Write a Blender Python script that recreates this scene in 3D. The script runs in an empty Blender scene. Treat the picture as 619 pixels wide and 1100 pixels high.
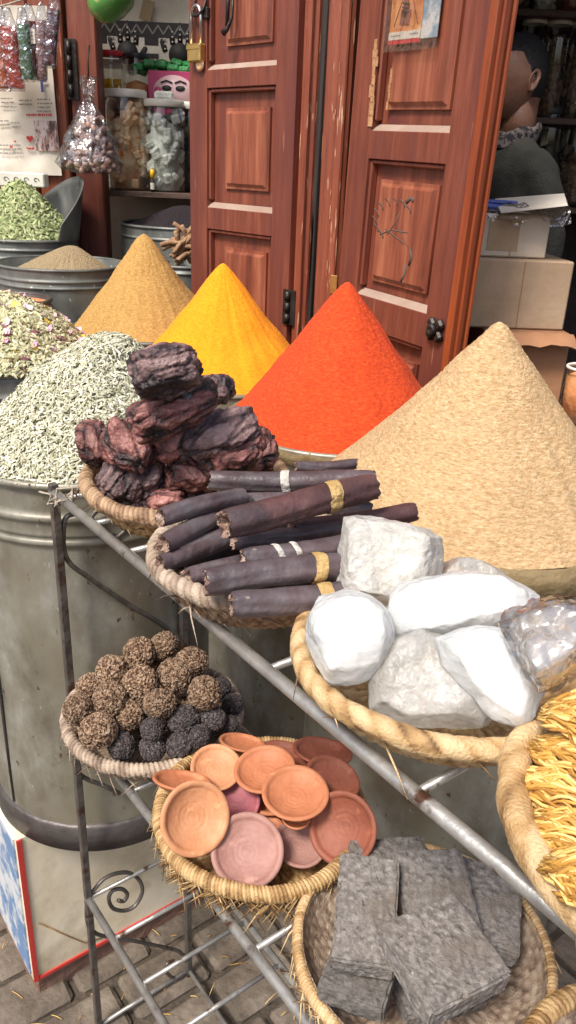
import bpy, bmesh, math, random
from math import sin, cos, pi, radians, sqrt
from mathutils import Vector, Matrix, noise, Euler
from mathutils.bvhtree import BVHTree
random.seed(11)
SC = bpy.context.scene
COL = SC.collection

# ---------------------------------------------------------------- camera, sky, sun, exposure
FOC, PITCH, ROLL, EYE = 850.0, radians(23.55), radians(2.5), Vector((0, 0, 1.45))
FWD = Vector((0, cos(PITCH), -sin(PITCH)))
_u0 = Vector((0, sin(PITCH), cos(PITCH)))
RGT = Vector((cos(ROLL), 0, 0)) + sin(ROLL) * _u0
UPV = Vector((-sin(ROLL), 0, 0)) + cos(ROLL) * _u0
cd = bpy.data.cameras.new('camera')
cam = bpy.data.objects.new('camera', cd); COL.objects.link(cam)
cd.sensor_fit = 'VERTICAL'; cd.sensor_height = 36; cd.lens = FOC / 1100 * 36
cd.clip_start = 0.02; cd.clip_end = 500
m = Matrix((RGT, UPV, -FWD)).transposed().to_4x4(); m.translation = EYE
cam.matrix_world = m
SC.camera = cam

SUN_EL, SUN_AZ = radians(54), radians(215)      # azimuth: clockwise from +Y; light comes from behind and to the left
w = bpy.data.worlds.new('World'); SC.world = w; w.use_nodes = True
wn = w.node_tree; bgn = wn.nodes['Background']
sky = wn.nodes.new('ShaderNodeTexSky'); sky.sky_type = 'NISHITA'; sky.sun_disc = False
sky.sun_elevation = SUN_EL; sky.sun_rotation = SUN_AZ
sky.air_density = 1.0; sky.dust_density = 4.0; sky.ozone_density = 0.6
wn.links.new(sky.outputs[0], bgn.inputs[0]); bgn.inputs[1].default_value = 0.11
sd = bpy.data.lights.new('sun', 'SUN'); sd.energy = 2.6; sd.angle = radians(14); sd.color = (1, .93, .84)
so = bpy.data.objects.new('sun', sd); COL.objects.link(so)
sdir = Vector((sin(SUN_AZ) * cos(SUN_EL), cos(SUN_AZ) * cos(SUN_EL), sin(SUN_EL)))
so.rotation_euler = sdir.to_track_quat('Z', 'Y').to_euler()
SC.view_settings.view_transform = 'Standard'; SC.view_settings.look = 'None'
SC.view_settings.exposure = 0.70; SC.view_settings.gamma = 1
SC.render.engine = 'CYCLES'

# ---------------------------------------------------------------- survey helpers: photo sight lines met with real planes
def ray(px, py): return FWD + RGT * ((px - 309.5) / FOC) - UPV * ((py - 550) / FOC)
def at_z(px, py, z):
    v = ray(px, py); return EYE + v * ((z - EYE.z) / v.z)
def at_y(px, py, Y):
    v = ray(px, py); return EYE + v * (Y / v.y)
def on_plane(px, py, p, n):
    v = ray(px, py); return EYE + v * ((Vector(p) - EYE).dot(n) / v.dot(n))
def N(p, s=1.0): return noise.noise(Vector(p) * s)
def FR(p, s=1.0, o=4): return noise.fractal(Vector(p) * s, 1.0, 2.0, o)

# ---------------------------------------------------------------- materials
def ramp_set(r, stops):
    cr = r.color_ramp
    while len(cr.elements) > 1: cr.elements.remove(cr.elements[-1])
    cr.elements[0].position = stops[0][0]; cr.elements[0].color = (*stops[0][1], 1)
    for p, c in stops[1:]:
        e = cr.elements.new(p); e.color = (*c, 1)
def mat(name, stops, rough=.7, scale=8, stretch=(1, 1, 1), detail=6, bump=.2, bscale=60, bstretch=(1, 1, 1), metal=0,
        spots=None, coat=0, attr=False, sss=0, rnd=0, dist=0, bd=.02):
    """stops: colour ramp over object-space noise. spots: (scale, low, high, colour) patches laid over it. attr: ramp over the vertex attribute 'tone'."""
    M = bpy.data.materials.new(name); M.use_nodes = True; t = M.node_tree; L = t.links; nd = t.nodes
    b = nd['Principled BSDF']; b.inputs['Roughness'].default_value = rough; b.inputs['Metallic'].default_value = metal
    b.inputs['Coat Weight'].default_value = coat
    tc = nd.new('ShaderNodeTexCoord')
    def mapped(st, off=0):
        mp = nd.new('ShaderNodeMapping'); mp.inputs['Scale'].default_value = st; mp.inputs['Location'].default_value = (off,) * 3
        L.new(tc.outputs['Object'], mp.inputs[0]); return mp.outputs[0]
    if len(stops) == 1 and len(stops[0]) == 3: stops = [(0, stops[0])]
    r = nd.new('ShaderNodeValToRGB'); ramp_set(r, stops)
    if attr:
        a = nd.new('ShaderNodeAttribute'); a.attribute_name = 'tone'
        if attr == 'mix':      # per-strand tone shifted by a fine noise
            n = nd.new('ShaderNodeTexNoise'); n.inputs['Scale'].default_value = scale; n.inputs['Detail'].default_value = detail
            L.new(mapped(stretch), n.inputs['Vector']); ma = nd.new('ShaderNodeMath'); ma.operation = 'MULTIPLY_ADD'
            L.new(n.outputs[0], ma.inputs[0]); ma.inputs[1].default_value = 1.3; m2 = nd.new('ShaderNodeMath'); m2.operation = 'SUBTRACT'
            L.new(a.outputs['Fac'], m2.inputs[0]); m2.inputs[1].default_value = .65; L.new(m2.outputs[0], ma.inputs[2]); L.new(ma.outputs[0], r.inputs[0])
        else: L.new(a.outputs['Fac'], r.inputs[0])
    else:
        n = nd.new('ShaderNodeTexNoise'); n.inputs['Scale'].default_value = scale; n.inputs['Detail'].default_value = detail
        n.inputs['Roughness'].default_value = .65; n.inputs['Distortion'].default_value = dist
        L.new(mapped(stretch), n.inputs['Vector']); L.new(n.outputs[0], r.inputs[0])
    colo = r.outputs[0]
    for i, (sc, lo, hi, c) in enumerate(spots or []):
        n2 = nd.new('ShaderNodeTexNoise'); n2.inputs['Scale'].default_value = sc; n2.inputs['Detail'].default_value = 5
        L.new(mapped(stretch, 3.7 * (i + 1)), n2.inputs['Vector'])
        mr = nd.new('ShaderNodeMapRange'); mr.inputs['From Min'].default_value = lo; mr.inputs['From Max'].default_value = hi
        L.new(n2.outputs[0], mr.inputs[0])
        mx = nd.new('ShaderNodeMix'); mx.data_type = 'RGBA'; L.new(mr.outputs[0], mx.inputs[0])
        L.new(colo, mx.inputs[6]); mx.inputs[7].default_value = (*c, 1); colo = mx.outputs[2]
    if rnd:
        oi = nd.new('ShaderNodeObjectInfo'); hs = nd.new('ShaderNodeHueSaturation')
        mr = nd.new('ShaderNodeMapRange'); mr.inputs['To Min'].default_value = 1 - rnd; mr.inputs['To Max'].default_value = 1 + rnd
        L.new(oi.outputs['Random'], mr.inputs[0]); L.new(mr.outputs[0], hs.inputs['Value']); L.new(colo, hs.inputs['Color']); colo = hs.outputs[0]
    L.new(colo, b.inputs['Base Color'])
    if bump:
        n3 = nd.new('ShaderNodeTexNoise'); n3.inputs['Scale'].default_value = bscale; n3.inputs['Detail'].default_value = 6
        L.new(mapped(bstretch), n3.inputs['Vector'])
        bp = nd.new('ShaderNodeBump'); bp.inputs['Strength'].default_value = bump; bp.inputs['Distance'].default_value = bd
        L.new(n3.outputs[0], bp.inputs['Height']); L.new(bp.outputs[0], b.inputs['Normal'])
    if sss:
        b.inputs['Subsurface Weight'].default_value = sss; b.inputs['Subsurface Radius'].default_value = (1, 1, 1)
        b.inputs['Subsurface Scale'].default_value = .012
    return M
def clear_mat(name, tint=(1, 1, 1), refl=.5, rough=.06, bump=0, bscale=40, base=.06):
    M = bpy.data.materials.new(name); M.use_nodes = True; t = M.node_tree; L = t.links; nd = t.nodes
    nd.remove(nd['Principled BSDF'])
    tr = nd.new('ShaderNodeBsdfTransparent'); tr.inputs[0].default_value = (*tint, 1)
    gl = nd.new('ShaderNodeBsdfGlossy'); gl.inputs['Roughness'].default_value = rough
    lw = nd.new('ShaderNodeLayerWeight'); lw.inputs[0].default_value = refl
    mr = nd.new('ShaderNodeMapRange'); mr.inputs['To Min'].default_value = base; mr.inputs['To Max'].default_value = .75
    mx = nd.new('ShaderNodeMixShader'); L.new(lw.outputs['Facing'], mr.inputs[0]); L.new(mr.outputs[0], mx.inputs[0])
    L.new(tr.outputs[0], mx.inputs[1]); L.new(gl.outputs[0], mx.inputs[2]); L.new(mx.outputs[0], nd['Material Output'].inputs[0])
    if bump:
        tc = nd.new('ShaderNodeTexCoord'); n = nd.new('ShaderNodeTexNoise'); n.inputs['Scale'].default_value = bscale
        bp = nd.new('ShaderNodeBump'); bp.inputs['Strength'].default_value = bump; bp.inputs['Distance'].default_value = .02
        L.new(tc.outputs['Object'], n.inputs['Vector']); L.new(n.outputs[0], bp.inputs['Height'])
        L.new(bp.outputs[0], gl.inputs['Normal']); L.new(bp.outputs[0], lw.inputs['Normal'])
    return M
X = lambda *c: c
MT = {}
MT['door'] = mat('red_brown_door_paint', [(.25, X(.09, .025, .015)), (.5, X(.185, .050, .029)), (.75, X(.275, .088, .052))], .42, 5, (9, 9, .8), bump=.25, bscale=30, bstretch=(8, 8, .7),
                 spots=[(1.3, .48, .66, X(.13, .036, .028)), (9, .70, .76, X(.36, .18, .11))], bd=.004)
MT['door_panel'] = mat('red_brown_panel_paint', [(.3, X(.10, .026, .015)), (.48, X(.225, .064, .036)), (.68, X(.36, .13, .07))], .38, 4, (7, 7, .6), bump=.25, bscale=25, bstretch=(8, 8, .7), bd=.004)
MT['door_edge'] = mat('orange_lit_door_edge', [(.3, X(.17, .030, .010)), (.7, X(.33, .075, .022))], .35, 6, (9, 9, .5), bump=.2, bscale=30, bstretch=(8, 8, .6), bd=.004)  # brighter orange light on the door's edge is painted into this colour
MT['post'] = mat('worn_brown_post_wood', [(.25, X(.12, .028, .014)), (.55, X(.24, .06, .028)), (.8, X(.33, .10, .05))], .5, 6, (8, 8, .6), bump=.4, bscale=30, bstretch=(8, 8, .6),
                 spots=[(16, .64, .67, X(.5, .3, .18))], bd=.005)
MT['dust'] = mat('pale_dusty_ledge', [(.2, X(.24, .15, .115)), (.5, X(.33, .24, .19)), (.8, X(.42, .34, .29))], .9, 6, bump=.1)
MT['chip'] = mat('bare_chipped_wood', [(.3, X(.28, .12, .055)), (.7, X(.52, .30, .15))], .8, 14, (4, 4, 1), bump=.3)
MT['iron'] = mat('dark_iron', [(.3, X(.02, .016, .015)), (.7, X(.06, .05, .045))], .45, 30, bump=.2, metal=.6)
MT['rack'] = mat('worn_grey_rack_steel', [(.3, X(.26, .25, .235)), (.55, X(.42, .41, .39)), (.8, X(.58, .57, .55))], .36, 26, bump=.12, metal=.55, spots=[(40, .60, .68, X(.10, .05, .03))])
MT['rackdark'] = mat('dark_rack_bar', [(.3, X(.07, .062, .056)), (.7, X(.19, .17, .155))], .45, 26, bump=.2, metal=.5, spots=[(40, .58, .66, X(.09, .045, .03))])
MT['steel'] = mat('padlock_steel', [X(.6, .6, .6)], .2, metal=1, bump=0)
MT['brass'] = mat('padlock_brass', [(.3, X(.55, .36, .12)), (.7, X(.75, .53, .2))], .3, 20, metal=.9, bump=.05)
MT['bin'] = mat('stained_galvanised_bin', [(.28, X(.13, .115, .085)), (.43, X(.22, .205, .165)), (.56, X(.30, .29, .245)), (.72, X(.42, .41, .37))], .40, 11, (1.3, 1.3, .8), 10, bump=.25, bscale=9,
                spots=[(5, .56, .70, X(.16, .125, .08)), (70, .68, .73, X(.42, .41, .36)), (60, .66, .71, X(.09, .06, .03)), (3, .5, .62, X(.24, .22, .16))], metal=.35, bd=.01)
MT['bin_blue'] = mat('blue_grey_galvanised', [(.3, X(.09, .10, .095)), (.5, X(.16, .17, .16)), (.75, X(.26, .27, .26))], .5, 9, (1, 1, .8), bump=.15, bscale=18,
                     spots=[(60, .68, .73, X(.45, .47, .45)), (7, .58, .7, X(.12, .12, .11))], metal=.4, bd=.01)
MT['band'] = mat('dark_bin_band', [(.3, X(.055, .048, .045)), (.7, X(.14, .125, .12))], .45, 16, bump=.15, metal=.4)
MT['cloth_band'] = mat('olive_cloth_rim', [(.3, X(.16, .11, .045)), (.7, X(.30, .225, .12))], .8, 16, (1, 1, 3), bump=.3)
MT['rope'] = mat('pale_rope', [(.3, X(.30, .25, .19)), (.7, X(.55, .49, .40))], .9, 60, bump=.5, bscale=220)
def powder(name, a, b, c, bs=260, bump=.55, st=(1, 1, 2.6)):
    return mat(name, [(.32, a), (.5, b), (.68, c)], .95, 120, st, 8, bump=bump, bscale=bs, bstretch=st, bd=.006)
MT['brownp'] = powder('ochre_brown_powder', X(.31, .17, .045), X(.44, .255, .075), X(.56, .35, .12))
MT['yellowp'] = powder('deep_yellow_powder', X(.72, .22, .002), X(.84, .285, .003), X(.90, .35, .008), bump=.35)
MT['redp'] = powder('red_orange_powder', X(.40, .030, .004), X(.56, .052, .006), X(.68, .09, .012), bump=.5)
MT['sandp'] = powder('sandy_beige_powder', X(.42, .25, .11), X(.60, .40, .205), X(.77, .58, .35), bump=.8, bs=300, st=(1, 1, 3.6))
MT['mound'] = mat('seed_mound', [(.3, X(.34, .25, .13)), (.7, X(.52, .40, .24))], .95, 160, bump=.8, bscale=300)
MT['blackherb'] = mat('black_seed_heap', [(.35, X(.010, .006, .010)), (.6, X(.035, .022, .032)), (.75, X(.10, .07, .09))], .8, 150, bump=1, bscale=220)
MT['lav'] = mat('grey_green_flower_buds', [(0, X(.16, .15, .085)), (.3, X(.36, .355, .23)), (.6, X(.58, .57, .43)), (1, X(.78, .76, .65))], .85, attr=True, bump=0)
MT['mix'] = mat('mixed_dried_leaves', [(0, X(.17, .10, .045)), (.25, X(.27, .26, .12)), (.55, X(.50, .50, .30)), (1, X(.74, .70, .50))], .85, attr=True, bump=0)
MT['pods'] = mat('pale_green_pods', [(0, X(.09, .12, .035)), (.4, X(.25, .31, .12)), (1, X(.50, .54, .30))], .75, attr=True, bump=0)
MT['petal'] = mat('dried_petals', [(0, X(.50, .10, .26)), (.35, X(.72, .34, .50)), (.6, X(.80, .62, .68)), (.75, X(.82, .56, .05)), (1, X(.85, .70, .22))], .8, attr=True, bump=0)
MT['under'] = mat('heap_core', [(.3, X(.13, .12, .07)), (.7, X(.26, .25, .16))], .95, 60, bump=.4)
MT['undermix'] = mat('mixed_heap_core', [(.3, X(.12, .09, .04)), (.7, X(.24, .20, .11))], .95, 60, bump=.4)
MT['bark'] = mat('purple_black_bark', [(.0, X(.008, .006, .007)), (.30, X(.036, .018, .019)), (.62, X(.19, .066, .058)), (1, X(.42, .21, .185))], .5, 30, (1, 1, 1), 8, bump=.8, bscale=150, attr='mix', rnd=.35, dist=.6,
                 spots=[(24, .62, .72, X(.19, .06, .058)), (40, .66, .74, X(.20, .20, .23))], bd=.006)
MT['darkbark'] = mat('charcoal_grey_bark', [(.0, X(.009, .006, .007)), (.30, X(.034, .022, .026)), (.62, X(.12, .066, .066)), (1, X(.32, .21, .20))], .48, 30, (1, 1, 1), 8, bump=.8, bscale=150, rnd=.2, dist=.6, bd=.006, attr='mix')
MT['stick'] = mat('purple_grey_stick', [(.3, X(.034, .023, .026)), (.5, X(.095, .066, .072)), (.72, X(.19, .145, .15))], .40, 14, (1, 1, 1), 7, bump=.4, bscale=60, rnd=.2,
                  spots=[(12, .56, .68, X(.13, .115, .125)), (70, .70, .73, X(.24, .20, .17))], bd=.008)
MT['stickred'] = mat('reddish_brown_stick', [(.3, X(.040, .018, .018)), (.55, X(.115, .055, .054)), (.75, X(.21, .12, .11))], .45, 14, (1, 1, 1), 7, bump=.5, bscale=60, spots=[(15, .56, .7, X(.06, .045, .05))], bd=.008)
MT['stickend'] = mat('torn_stick_end', [(.35, X(.16, .08, .06)), (.55, X(.42, .28, .22)), (.7, X(.66, .54, .46))], .85, 90, bump=.9, bscale=160)
MT['tie_white'] = mat('white_tie', [(.3, X(.42, .40, .36)), (.7, X(.68, .66, .60))], .8, 60, bump=.4, bscale=200)
MT['tie_yellow'] = mat('yellow_straw_tie', [(.3, X(.36, .22, .07)), (.7, X(.56, .39, .17))], .8, 60, bump=.4, bscale=200)
MT['salt'] = mat('white_salt_crystal', [(.3, X(.74, .78, .79)), (.7, X(.90, .92, .93))], .22, 14, bump=.5, bscale=60, sss=.4, bd=.012, spots=[(14, .62, .75, X(.70, .74, .74))])
MT['saltgrey'] = mat('cloudy_salt_crystal', [(.3, X(.56, .545, .50)), (.5, X(.74, .73, .69)), (.72, X(.90, .90, .88))], .3, 26, bump=.7, bscale=70, sss=.3, bd=.012)
MT['saltclear'] = mat('translucent_salt_crystal', [(.3, X(.60, .56, .50)), (.48, X(.80, .79, .75)), (.66, X(.93, .93, .92))], .18, 24, bump=.6, bscale=55, sss=.3, bd=.012)
for k_, t_ in (('salt', .4), ('saltgrey', .4), ('saltclear', .65)):
    b_ = MT[k_].node_tree.nodes['Principled BSDF']; b_.inputs['Transmission Weight'].default_value = t_; b_.inputs['IOR'].default_value = 1.35
def straw(name, a, b, c, rough=.6): return mat(name, [(.05, tuple(q * .45 for q in a)), (.28, a), (.55, b), (.9, c)], rough, 60, (1, 1, 1), 6, bump=.5, bscale=420, bd=.004, attr='mix', spots=[(14, .60, .74, tuple(q * .8 for q in a))])
MT['straw'] = straw('golden_straw', X(.19, .10, .035), X(.36, .215, .085), X(.56, .39, .19))
MT['strawpale'] = straw('pale_cane', X(.26, .15, .06), X(.44, .275, .12), X(.62, .45, .25))
MT['strawdark'] = straw('weathered_brown_straw', X(.12, .065, .035), X(.26, .155, .085), X(.44, .30, .18))
MT['strawgrey'] = straw('greyed_straw', X(.17, .12, .088), X(.30, .22, .16), X(.46, .37, .285))
MT['nut'] = mat('brown_nut_shell', [(.0, X(.035, .016, .009)), (.26, X(.19, .105, .06)), (.50, X(.50, .33, .21)), (1, X(.76, .60, .45))], .75, 7, (1, 1, 1), 4, bump=.7, bscale=11, rnd=.2, bd=.12, attr='mix')
MT['nutdark'] = mat('dark_grey_nut_shell', [(.0, X(.018, .014, .016)), (.3, X(.085, .068, .07)), (.6, X(.20, .165, .165)), (1, X(.38, .33, .32))], .75, 7, (1, 1, 1), 4, bump=.7, bscale=11, rnd=.2, bd=.12, attr='mix')
def clay(name, a, b): return mat(name, [(.3, a), (.7, b)], .62, 30, bump=.12, bscale=120, spots=[(30, .62, .72, tuple(min(1, x * 1.5) for x in b))])
MT['clay_or'] = clay('orange_terracotta', X(.40, .135, .06), X(.54, .215, .105))
MT['clay_lt'] = clay('pale_terracotta', X(.48, .20, .09), X(.64, .32, .17))
MT['clay_rd'] = clay('dark_red_terracotta', X(.20, .055, .032), X(.31, .10, .055))
MT['clay_pk'] = clay('grey_pink_clay', X(.28, .135, .11), X(.42, .235, .20))
MT['clay_pu'] = clay('purple_pink_clay', X(.24, .055, .075), X(.35, .105, .125))
MT['block'] = mat('grey_pumice', [(.3, X(.075, .068, .063)), (.5, X(.155, .142, .132)), (.72, X(.27, .252, .238))], .9, 150, bump=.6, bscale=130, rnd=.22,
                  spots=[(110, .68, .73, X(.06, .05, .045)), (130, .73, .76, X(.42, .40, .37)), (18, .5, .68, X(.13, .11, .092))], bd=.008)
MT['strand'] = mat('golden_dried_stems', [(0, X(.34, .16, .03)), (.45, X(.66, .37, .08)), (1, X(.86, .63, .25))], .55, attr=True, bump=0)
MT['white'] = mat('dirty_cream_board', [(.25, X(.56, .45, .29)), (.5, X(.78, .69, .52)), (.8, X(.86, .80, .67))], .7, 7, bump=.1, bscale=20, spots=[(8, .6, .75, X(.42, .34, .22))])
MT['redtrim'] = mat('red_trim_paint', [X(.55, .05, .04)], .5, bump=.05)
MT['bluep'] = mat('blue_printed_side', [(.45, X(.14, .24, .42)), (.55, X(.55, .58, .60))], .5, 14, bump=.05)
MT['plinth'] = mat('brown_plinth_wood', [(.3, X(.13, .07, .05)), (.7, X(.28, .16, .12))], .8, 10, (1, 1, 4), bump=.4)
MT['paving'] = mat('worn_grey_paving', [(.3, X(.085, .066, .05)), (.5, X(.16, .13, .10)), (.7, X(.26, .215, .17))], .85, 16, bump=.6, bscale=50, rnd=.2, bd=.01)
MT['ground'] = mat('dusty_joint_earth', [(.3, X(.045, .035, .027)), (.7, X(.10, .08, .06))], .95, 30, bump=.5)
MT['wall'] = mat('cream_alcove_plaster', [(.3, X(.50, .46, .36)), (.7, X(.68, .64, .54))], .9, 6, bump=.15)
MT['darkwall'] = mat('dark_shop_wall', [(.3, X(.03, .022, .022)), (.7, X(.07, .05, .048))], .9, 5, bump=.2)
MT['street'] = mat('ochre_street_wall', [(.3, X(.40, .25, .17)), (.7, X(.52, .35, .25))], .9, 3, bump=.3)
MT['shelf'] = mat('dark_shelf_wood', [(.3, X(.05, .03, .022)), (.7, X(.12, .07, .05))], .6, 8, (1, 8, 8), bump=.2)
MT['carton'] = mat('kraft_carton', [(.3, X(.34, .23, .14)), (.7, X(.48, .35, .235))], .85, 5, bump=.1, spots=[(6, .60, .72, X(.28, .17, .10))])
MT['cartonpale'] = mat('pale_carton', [(.3, X(.50, .41, .31)), (.7, X(.62, .53, .42))], .8, 5, bump=.1, spots=[(7, .62, .75, X(.38, .29, .2))])
MT['cartonbrown'] = mat('brown_carton', [(.3, X(.26, .12, .06)), (.7, X(.40, .20, .10))], .8, 5, bump=.1)
MT['paper'] = mat('yellowed_paper', [(.3, X(.62, .56, .46)), (.7, X(.78, .73, .64))], .7, 9, bump=.1, bscale=12)
MT['ink'] = mat('black_ink', [X(.03, .028, .028)], .6, bump=0)
MT['inkgrey'] = mat('grey_ink', [X(.28, .26, .24)], .6, bump=0)
MT['inkred'] = mat('red_ink', [X(.55, .03, .035)], .6, bump=0)
MT['inkblue'] = mat('blue_ink', [X(.08, .12, .38)], .6, bump=0)
MT['photo'] = mat('small_photo_print', [(.42, X(.07, .04, .045)), (.52, X(.36, .2, .17)), (.6, X(.62, .52, .5))], .4, 55, (1, 1, .4), 3, bump=0)
MT['lid_w'] = mat('cream_lid', [(.3, X(.62, .60, .52)), (.7, X(.78, .76, .68))], .4, 10, bump=.05)
MT['lid_r'] = mat('red_lid', [X(.60, .035, .05)], .35, bump=0)
MT['lid_b'] = mat('black_lid', [X(.03, .03, .035)], .4, bump=0)
MT['glass'] = clear_mat('jar_glass', (.93, .95, .94), .35, .04)
MT['film'] = clear_mat('crumpled_clear_film', (.90, .90, .92), .45, .12, bump=1, bscale=34, base=.14)
MT['sleeve'] = clear_mat('flat_clear_sleeve', (.95, .95, .95), .15, .1, bump=.25, bscale=30, base=.03)
MT['bag'] = clear_mat('crumpled_clear_bag', (.86, .86, .86), .4, .15, bump=1, bscale=28, base=.12)
MT['chunk_or'] = mat('orange_white_chunks', [(.38, X(.66, .34, .16)), (.55, X(.82, .60, .38)), (.7, X(.86, .76, .60))], .7, 18, bump=.3, spots=[(16, .62, .66, X(.80, .25, .05))])
MT['chunk_wh'] = mat('white_sugary_chunks', [(.35, X(.50, .52, .46)), (.6, X(.80, .82, .78))], .6, 30, bump=.3)
MT['orange'] = mat('orange_fill', [(.3, X(.66, .22, .07)), (.7, X(.84, .42, .18))], .7, 20, bump=.3)
MT['root'] = mat('dark_root_pieces', [(.3, X(.06, .035, .02)), (.5, X(.16, .10, .06)), (.7, X(.30, .21, .13))], .8, 60, bump=.4)
MT['curl'] = mat('tan_bark_curl', [(.3, X(.20, .10, .05)), (.7, X(.42, .26, .15))], .7, 40, bump=.4)
MT['shell'] = mat('pinkish_brown_shells', [(.3, X(.24, .12, .10)), (.5, X(.48, .30, .25)), (.7, X(.74, .60, .53))], .6, 40, bump=.4, rnd=.1)
MT['green'] = mat('green_plastic', [(.35, X(.015, .13, .03)), (.6, X(.05, .35, .10))], .4, 20, bump=.3)
MT['pink'] = mat('magenta_box', [(.4, X(.50, .04, .16)), (.7, X(.66, .10, .26))], .4, 6, bump=0)
MT['palepink'] = mat('pale_pink_print', [X(.80, .55, .58)], .4, bump=0)
MT['yellowcap'] = mat('yellow_cap', [X(.85, .50, .02)], .3, bump=0)
MT['tape'] = mat('brown_tape', [X(.30, .22, .11)], .3, bump=.1)
MT['balloon'] = mat('green_and_pink_toy', [(.50, X(.10, .30, .07)), (.56, X(.22, .42, .12)), (.60, X(.70, .26, .22))], .3, 11, bump=0)
MT['skin'] = mat('warm_brown_skin', [(.3, X(.14, .06, .038)), (.7, X(.23, .11, .07))], .5, 12, bump=.1, bscale=120)
MT['hair'] = mat('short_black_hair', [(.3, X(.005, .0045, .005)), (.7, X(.016, .014, .014))], .7, 90, bump=.6, bscale=160)
MT['sweater'] = mat('grey_green_sweater', [(.3, X(.028, .029, .024)), (.7, X(.058, .058, .047))], .9, 20, bump=.5, bscale=200)
MT['collar'] = mat('dark_checked_collar', [(.45, X(.012, .012, .018)), (.55, X(.16, .13, .12))], .8, 60, bump=.2)
MT['poster_or'] = mat('orange_poster_print', [(.35, X(.45, .12, .035)), (.55, X(.72, .30, .10)), (.7, X(.85, .55, .25))], .3, 14, bump=0)
MT['poster_bl'] = mat('blue_white_poster_print', [(.42, X(.08, .22, .40)), (.55, X(.35, .45, .52)), (.62, X(.70, .70, .68))], .3, 12, bump=0)
MT['sketch'] = mat('faded_charcoal_mark', [X(.10, .075, .065)], .8, bump=0)

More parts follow.
